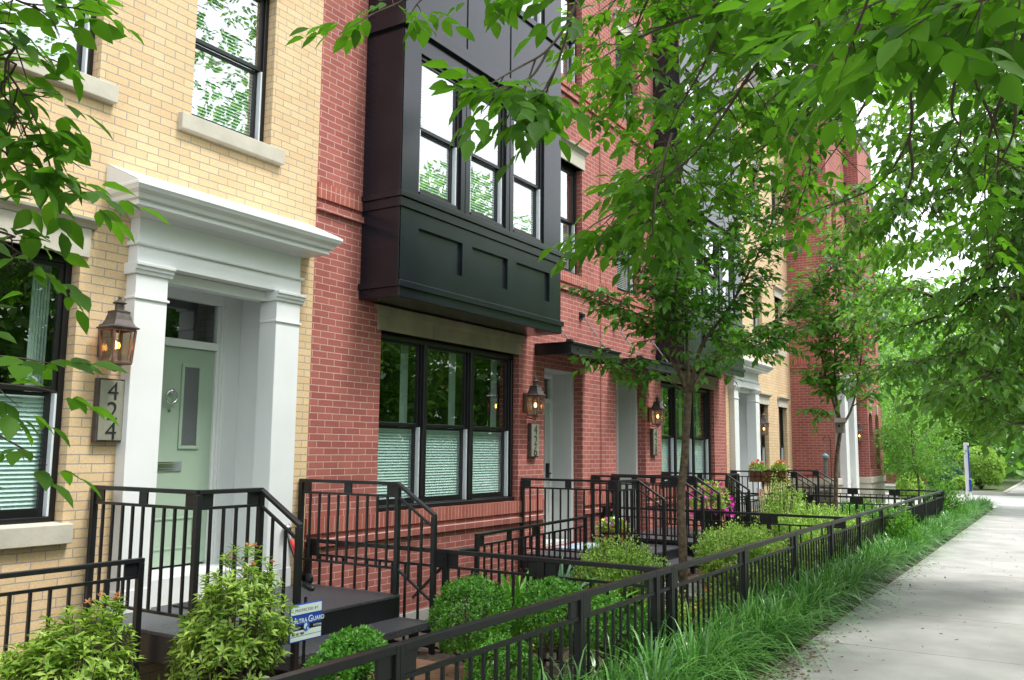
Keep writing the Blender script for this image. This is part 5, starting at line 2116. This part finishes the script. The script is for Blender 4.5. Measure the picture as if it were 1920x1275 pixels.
L1([(1800, -160, 3.6), (1420, -170, 3.5), (1150, -110, 3.4), (920, -50, 3.3), (760, 0, 3.2)], .03, .50, 9, .34)
L1([(1100, -90, 3.1), (1075, 20, 2.9), (1030, 90, 2.8), (985, 120, 2.75)], .006, .35, 7, .25, None)
L1([(1030, 90, 2.8), (1000, 140, 2.75), (955, 165, 2.7)], .005, .2, 8, .2, None)
L1([(1070, 40, 2.8), (1045, 120, 2.8), (1025, 170, 2.8)], .005, .5, 8, .18, None)
L1([(1560, -120, 4.0), (1440, -60, 4.0), (1375, 0, 4.0), (1320, 120, 4.1), (1272, 205, 4.2)], .02, .55, 7, .34)
L1([(1500, 40, 4.2), (1420, 120, 4.2), (1360, 210, 4.3), (1290, 300, 4.4), (1200, 340, 4.5)], .014, .35, 8, .36)
L1([(1500, -40, 3.6), (1330, 20, 3.7), (1220, 60, 3.8), (1160, 90, 3.9)], .012, .45, 8, .34)
L1([(1290, 300, 4.0), (1240, 340, 3.9), (1200, 380, 3.9), (1150, 400, 3.9)], .007, .1, 14, .30, None)
L1([(1260, 250, 3.6), (1235, 330, 3.5), (1225, 380, 3.5)], .006, .1, 22, .22, None)
L1([(1700, 60, 4.6), (1600, 120, 4.7), (1520, 200, 4.8), (1440, 270, 5.0), (1370, 320, 5.2)], .014, .3, 8, .38, b2)
L1([(1660, -60, 4.0), (1560, -10, 4.2), (1470, 60, 4.4), (1400, 90, 4.6)], .012, .3, 8, .36, b2)
L1([(1960, -60, 2.3), (1850, -40, 2.1), (1720, -20, 2.0), (1600, -10, 2.1)], .012, .25, 14, .28)
L1([(1980, -20, 1.9), (1880, -10, 1.8), (1800, 10, 1.8)], .008, .3, 12, .22, None)
L1([(1760, -30, 2.6), (1660, 10, 2.6), (1600, 60, 2.7), (1560, 100, 2.8)], .008, .2, 12, .25, None)
L1([(1330, -120, 4.6), (1240, -40, 4.8), (1190, 60, 5.0), (1175, 170, 5.2)], .012, .3, 8, .42, b2)
L1([(1600, -100, 5.0), (1500, -30, 5.2), (1400, 60, 5.4), (1330, 180, 5.6)], .012, .3, 8, .45, b2)
L1([(1700, -20, 5.6), (1600, 40, 5.8), (1500, 130, 6.0), (1450, 230, 6.2)], .012, .3, 8, .45, b2)
L1([(1250, 100, 5.2), (1190, 150, 5.2), (1150, 190, 5.2)], .008, .1, 9, .36, None)
for q in range(7):
    x0 = 1120 + q * 75
    L1([(x0 + 160, -110, 7.2), (x0 + 60, -30, 7.2 + .2 * (q % 3)), (x0, 50, 7.3), (x0 - 40, 130 + 20 * (q % 3), 7.4)], .012, .15, 6, .5, None)
for q in range(5):
    x0 = 1240 + q * 80
    L1([(x0 + 120, 120, 6.6), (x0 + 40, 190, 6.6), (x0 - 20, 250, 6.7)], .008, .1, 7, .45, None)
L1([(1380, 180, 5.0), (1310, 240, 5.0), (1260, 290, 5.0), (1330, 360, 5.0)], .008, .1, 9, .38, None)
L1([(1480, 230, 5.8), (1520, 300, 5.8), (1500, 380, 5.8)], .008, .1, 8, .4, None)
# long bare hanging twigs at the right
for pts in ([(1960, 60, 4.6), (1880, 180, 4.7), (1848, 300, 4.8), (1850, 430, 5.0)], [(1930, 20, 4.2), (1905, 140, 4.3), (1900, 250, 4.4), (1860, 330, 4.5)],
            [(1720, 60, 5.2), (1708, 160, 5.2), (1704, 260, 5.2), (1640, 350, 5.3), (1540, 390, 5.4)], [(1800, 60, 5), (1790, 150, 5), (1785, 210, 5), (1800, 260, 5), (1740, 380, 5.2)],
            [(1850, 90, 4.6), (1830, 150, 4.6), (1870, 260, 4.7), (1865, 400, 4.9)], [(1704, 260, 5.2), (1710, 330, 5.2), (1680, 400, 5.3)], [(1660, 130, 5.4), (1600, 230, 5.5), (1560, 290, 5.6)]):
    p = t.limb(A(pts), .012, .003, 5)
    t.sprays(p, .35, 1, 3.2, .35, .09, .10, **SP)
n3 = t.done(L_ASH, 2, comp=2, Lc=.074, wr=.26, bark=TWIG, droop=.22)
# leaf mass added above the camera, mostly out of view, to shade what lies below
nn = 5500
P = np.c_[RNG.uniform(-5, 10, nn), RNG.uniform(-5.5, 3.2, nn), RNG.uniform(4.2, 8.5, nn)]
cl = np.c_[RNG.uniform(-5, 10, 110), RNG.uniform(-5.5, 2.6, 110), RNG.uniform(4.4, 8.0, 110)]
P = cl[RNG.integers(0, 110, nn)] + RNG.normal(size=(nn, 3)) * np.array([.55, .55, .3])
V = P - np.array(CAM)
R3 = np.array([rt, up, fw])
C3 = V @ R3.T
pxx = 960 + FPX * C3[:, 0] / np.maximum(C3[:, 2], .01)
pyy = 637.5 - FPX * C3[:, 1] / np.maximum(C3[:, 2], .01)
vis = (C3[:, 2] > .1) & (pyy > -60) & (pxx < np.interp(pyy, [-60, 0, 100, 200], [1250, 1350, 1520, 1700]))
P = P[~vis & (P[:, 2] > 3.6)]
k = len(P)
Pc, Dc, Nc, Lc_ = compound(P, RNG.normal(size=(k, 3)) * np.array([1, 1, .3]), 2, .11, droop=.4)
leaves('added_shade_crown', Pc, Dc, Nc, Lc_, Lc_ * .3, L_ASH, t.T, 0)

# --- branches reaching in from the left: a front garden tree standing outside the picture
t = Tree('street_tree', (.55, 3.9, 0), 'leafy branches of an ash reaching in from the left edge over the yellow brick', 'tree')
t.limb([(.5, 4.1, -.1), (.5, 4.1, 1.5), (.55, 4.05, 3.2), (.6, 3.9, 4.8)], .07, .03, 8)
s1, s2, s3 = Vector((.53, 4.07, 2.6)), Vector((.55, 4.05, 3.0)), Vector((.5, 4.1, 1.7))
for pts, st, pm, t0 in (([(-60, 40, 3.1), (10, 130, 3.0), (55, 200, 2.95), (85, 275, 2.9)], s2, 12, .35), ([(-60, -60, 3.1), (30, 0, 3.0), (95, 10, 2.95)], s2, 12, .4),
                        ([(-100, 210, 3.1), (-20, 265, 3.0), (40, 305, 2.95), (85, 325, 2.9)], s1, 12, .35), ([(-60, 110, 3.1), (0, 170, 3.0), (40, 230, 2.9)], s1, 10, .35),
                        ([(-60, 420, 3.1), (0, 450, 3.0), (45, 480, 2.95)], s1, 8, .5), ([(-150, 640, 3.1), (-80, 690, 3.0), (-20, 715, 2.95), (30, 722, 2.9)], s3, 3.5, .4),
                        ([(-100, 740, 3.1), (-50, 790, 3.0), (-5, 815, 2.95)], s3, 4, .45), ([(-100, 660, 3.0), (-50, 665, 2.9), (0, 668, 2.85)], s3, 4, .5), ([(-90, 940, 3.0), (-50, 945, 2.95)], s3, 3, .7)):
    p = t.limb([st] + A(pts), .006, .002, 5)
    t.sprays(p, t0, 1, pm * 1.5, .24, .08, .06, **SP)
n4 = t.done(L_ASH, 2, comp=1, Lc=.08, wr=.28, bark=TWIG, droop=.2)
print('LEAVES', n1, n2, n3, n4)

# --- next street tree: the big crown on the right
t = Tree('street_tree', (13.5, -1.0, 0), 'dense street tree whose layered crown hangs over the pavement on the right', 'tree')
t.limb([(13.6, -1.0, -.1), (13.5, -1.0, 1.5), (13.4, -.95, 2.8), (13.2, -.8, 4.4), (13.2, -.6, 6.5)], .16, .07, 10)
s1, s2 = Vector((13.45, -.97, 2.3)), Vector((13.3, -.9, 3.6))
for pts, st, t0, pm, sl in (([(1900, 760, 12), (1840, 745, 11.5), (1780, 740, 11)], s1, .3, 7, .75), ([(1880, 640, 12), (1800, 660, 11.5), (1720, 680, 11), (1670, 690, 10.8)], s1, .25, 7, .8),
                            ([(1870, 540, 12), (1790, 580, 12), (1700, 610, 12), (1660, 600, 12)], s2, .25, 6, .8), ([(1860, 440, 12), (1780, 450, 12.5), (1700, 460, 13), (1650, 470, 13)], s2, .25, 6, .85),
                            ([(1900, 340, 11), (1800, 350, 11), (1680, 390, 11), (1600, 430, 11.5)], s2, .3, 6, .85), ([(1880, 240, 11), (1780, 260, 11), (1660, 330, 11), (1560, 380, 11)], s2, .3, 6, .85),
                            ([(1880, 180, 12), (1740, 180, 12), (1640, 230, 12)], s2, .3, 5, .8), ([(1900, 700, 10.5), (1850, 705, 10), (1800, 720, 9.8)], s1, .2, 7, .7), ([(1940, 790, 10.5), (1890, 790, 10.2)], s1, .4, 7, .6),
                            ([(1930, 560, 10), (1880, 600, 9.8), (1830, 640, 9.6)], s1, .2, 7, .7), ([(1930, 450, 10), (1860, 500, 10), (1800, 530, 10)], s2, .2, 6, .7), ([(1760, 560, 13), (1690, 540, 13.5), (1640, 560, 13.5)], None, 0, 6, .8), ([(1840, 120, 10), (1680, 100, 10.5), (1540, 130, 11), (1420, 200, 11)], s2, .3, 6, .9), ([(1900, 300, 9.5), (1820, 280, 9.5), (1700, 250, 10)], s2, .2, 6, .8), ([(1860, 60, 10), (1700, 20, 10.5), (1560, 20, 11), (1400, 60, 11.5)], s2, .3, 6, .9)):
    p = t.limb(([st] if st else []) + A(pts), .03, .006, 5)
    t.sprays(p, t0, 1, pm * 3.3, sl, .13, .06, droop=.3, flat=.4, upb=.05, sub=2)
n5 = t.done(L_FAR, 1, wr=.26, droop=.3)
print('T4', n5, [len(o.data.polygons) for o in COL.objects if o.name.startswith('crown')])


def far_tree(x, y, h, rx, label, n=5000, L=.3, m=None, trunk=True, base=.3, group='trees across the streets', cat='tree', name='background_tree', seed=0, ry=None, ncl=40, tr=.16):
    T = thing(name, (x, y, 0), label, cat, group)
    r = np.random.default_rng(seed * 1000 + int(abs(x) * 7))
    ry = ry or rx
    cz, rz = h * (1 + base) / 2, h * (1 - base) / 2
    C = unit(r.normal(size=(ncl, 3))) * (r.uniform(.2, 1, ncl) ** .5)[:, None] * np.array([rx, ry, rz]) * .85 + np.array([x, y, cz])
    rr = r.uniform(.22, .42, ncl) * rx
    i = r.integers(0, ncl, n)
    D = unit(r.normal(size=(n, 3)))
    P = C[i] + D * rr[i][:, None] * (r.uniform(.5, 1, n) ** .5)[:, None] * np.array([1, 1, .6])
    P[:, 2] = np.maximum(P[:, 2], .05)
    leaves('crown', P, D + r.normal(size=(n, 3)) * .6 + np.array([0, 0, -.3]), D * .4 + np.array([0, 0, .9]) + r.normal(size=(n, 3)) * .4, L * r.uniform(.6, 1.2, n), L * .3 * r.uniform(.7, 1.2, n), m or L_FAR, T, 0)
    if trunk:
        w_ = MB()
        w_.tube(smooth_path([(x, y, -.1), (x + .1, y, h * .3), (x - .1, y + .1, h * .6), (x, y, h * .85)]), [tr * (1 - .8 * k / 15) for k in range(16)], 8, cap=False)
        for k in range(0, ncl, 3):
            z = r.uniform(.25, .6) * h
            w_.tube([(x, y, z), tuple((np.array([x, y, z]) + C[k]) / 2 + np.array([0, 0, .2])), tuple(C[k])], [tr * .35, tr * .2, tr * .08], 5, cap=False)
        w_.build('trunk', BARK, T, smooth=True)
    return T


# background beyond the side street
far_tree(27.6, 3.7, 3.4, 1.3, 'slender multi stemmed shrub tree beyond the end of the fence', 5200, .10, base=.12, seed=3, ncl=60, tr=.035, group=None)
far_tree(33.5, 7.5, 7.0, 3.2, 'leafy tree beside the corner house, trunk in deep green shade', 9000, .22, seed=4)
far_tree(47, 9, 11, 5, 'tall background tree above the pale path', 12000, .3, seed=5)
far_tree(50, 4.5, 5.5, 2.6, 'low spreading tree behind the white post', 7000, .22, base=.2, seed=6)
far_tree(58, 0, 12, 5, 'distant tree over the end of the pavement', 9000, .35, seed=7)
far_tree(64, 8, 14, 6, 'tallest distant tree closing the street', 10000, .42, seed=8)
far_tree(40, 15, 11, 5, 'background tree filling the gap beside the corner house', 9000, .32, seed=9)
far_tree(75, -6, 14, 6, 'distant tree on the street side', 7000, .5, seed=10)
far_tree(30, -3.0, 9, 3.4, 'third street tree, farther along the kerb', 9000, .22, base=.38, seed=11, group='street trees along the kerb')
far_tree(52, 4.2, 4.2, 1.3, 'small tree with orange yellow leaves above the round hedge', 1800, .2, m=L_ORANGE, base=.62, seed=12, tr=.05, group=None)
far_tree(38, 5.8, 4.2, 2.2, 'layered dogwood like shrub in front of the pale path', 6500, .14, base=.1, seed=13, tr=.05, group=None)
far_tree(44, -3.2, 9, 3.6, 'fourth street tree beyond the side street', 8000, .26, base=.22, seed=41, group='street trees along the kerb')
far_tree(82, 3, 13, 6, 'distant tree straight ahead over the pavement', 8000, .5, base=.05, seed=42)
far_tree(56, 5.5, 9, 3.8, 'background tree between the pale path and the round hedge ball', 8000, .28, base=.05, seed=43)
far_tree(42, 9, 8, 3.2, 'dense background tree right behind the corner house', 9000, .24, base=.02, seed=44)
box_ball((46.5, 3.55, .95), 1.02, 'big round yellow green hedge ball across the side street', n=9000, seed=14, Lf=.10, m=L_LIME, group=None, flat=.5, amp=.05)
box_ball((45.0, 4.9, .55), .75, 'blue green shrub left of the round hedge ball', n=3500, seed=15, Lf=.13, m=L_BLUE, group=None)
box_ball((36.5, 5.2, .35), .5, 'bright green young bush beyond the corner house', n=2500, seed=17, Lf=.09, m=L_LIME, group=None, amp=.2)
box_ball((43.8, 4.1, .25), .4, 'low green tuft at the corner of the far pavement', n=1500, seed=18, Lf=.1, m=L_LIME, group=None, amp=.2)
# low brick steps and a path seen through the trees
m = MB()
m.box(46.5, 50, 6.2, 8.2, -.05, .03)
m.build('far_path', CONC2, kind='structure')
T = thing('garden_steps', (51, 7, 0), 'low brick garden steps glimpsed behind the trees', 'steps')
for k in range(3):
    m = MB()
    m.box(50 + k * .35, 51.5, 6.0, 8.4, .031 + k * .16, .031 + (k + 1) * .16 - .002)
    m.build('step', RED, T)
# trees across the road: they shade the pavement and stand in the window reflections
k = 0
for x, y, h, rx, w_ in ((-6, -15, 14.5, 4.7, 'short and broad'), (4, -16.5, 17.5, 5.3, 'first tall one'), (13, -15, 15.5, 4.9, 'second tall one'), (22, -17, 18.5, 5.5, 'third tall one'), (31, -15.5, 17.5, 5.1, 'fourth tall one'),
                        (38, -17, 19.0, 5.5, 'fifth tall one'), (45, -15.5, 17.0, 5.1, 'sixth tall one'), (53, -16.5, 18.5, 5.7, 'seventh tall one'), (63, -16, 17.5, 5.7, 'last and farthest')):
    k += 1
    far_tree(x, y, h, rx, 'tree across the road, %s, seen only in window reflections' % w_, 9000, .5, base=.03, seed=20 + k, group='trees reflected in the windows', ncl=70)

n = 16000  # unseen leaf mass added to close the bright band in the window reflections
P = np.c_[RNG.uniform(-25, 100, n), RNG.normal(-20.5, .8, n), RNG.uniform(0, 5.5, n)]
leaves('added_reflection_hedge', P, RNG.normal(size=P.shape), RNG.normal(size=P.shape) * .5 + np.array([0, 1., .5]), .75, .3, L_FAR, None, 0, kind='stuff', label='tall hedge mass added across the road to darken the window reflections', cat='hedge')

n = 14000
P = np.c_[RNG.uniform(66, 110, n), RNG.uniform(-14, 24, n), RNG.uniform(0, 8, n)]
leaves('far_woods', P, RNG.normal(size=P.shape), RNG.normal(size=P.shape) * .5 + np.array([-.6, 0, .8]), .8, .3, L_FAR, None, 0, kind='stuff', label='far wooded edge closing the end of the street', cat='woods')
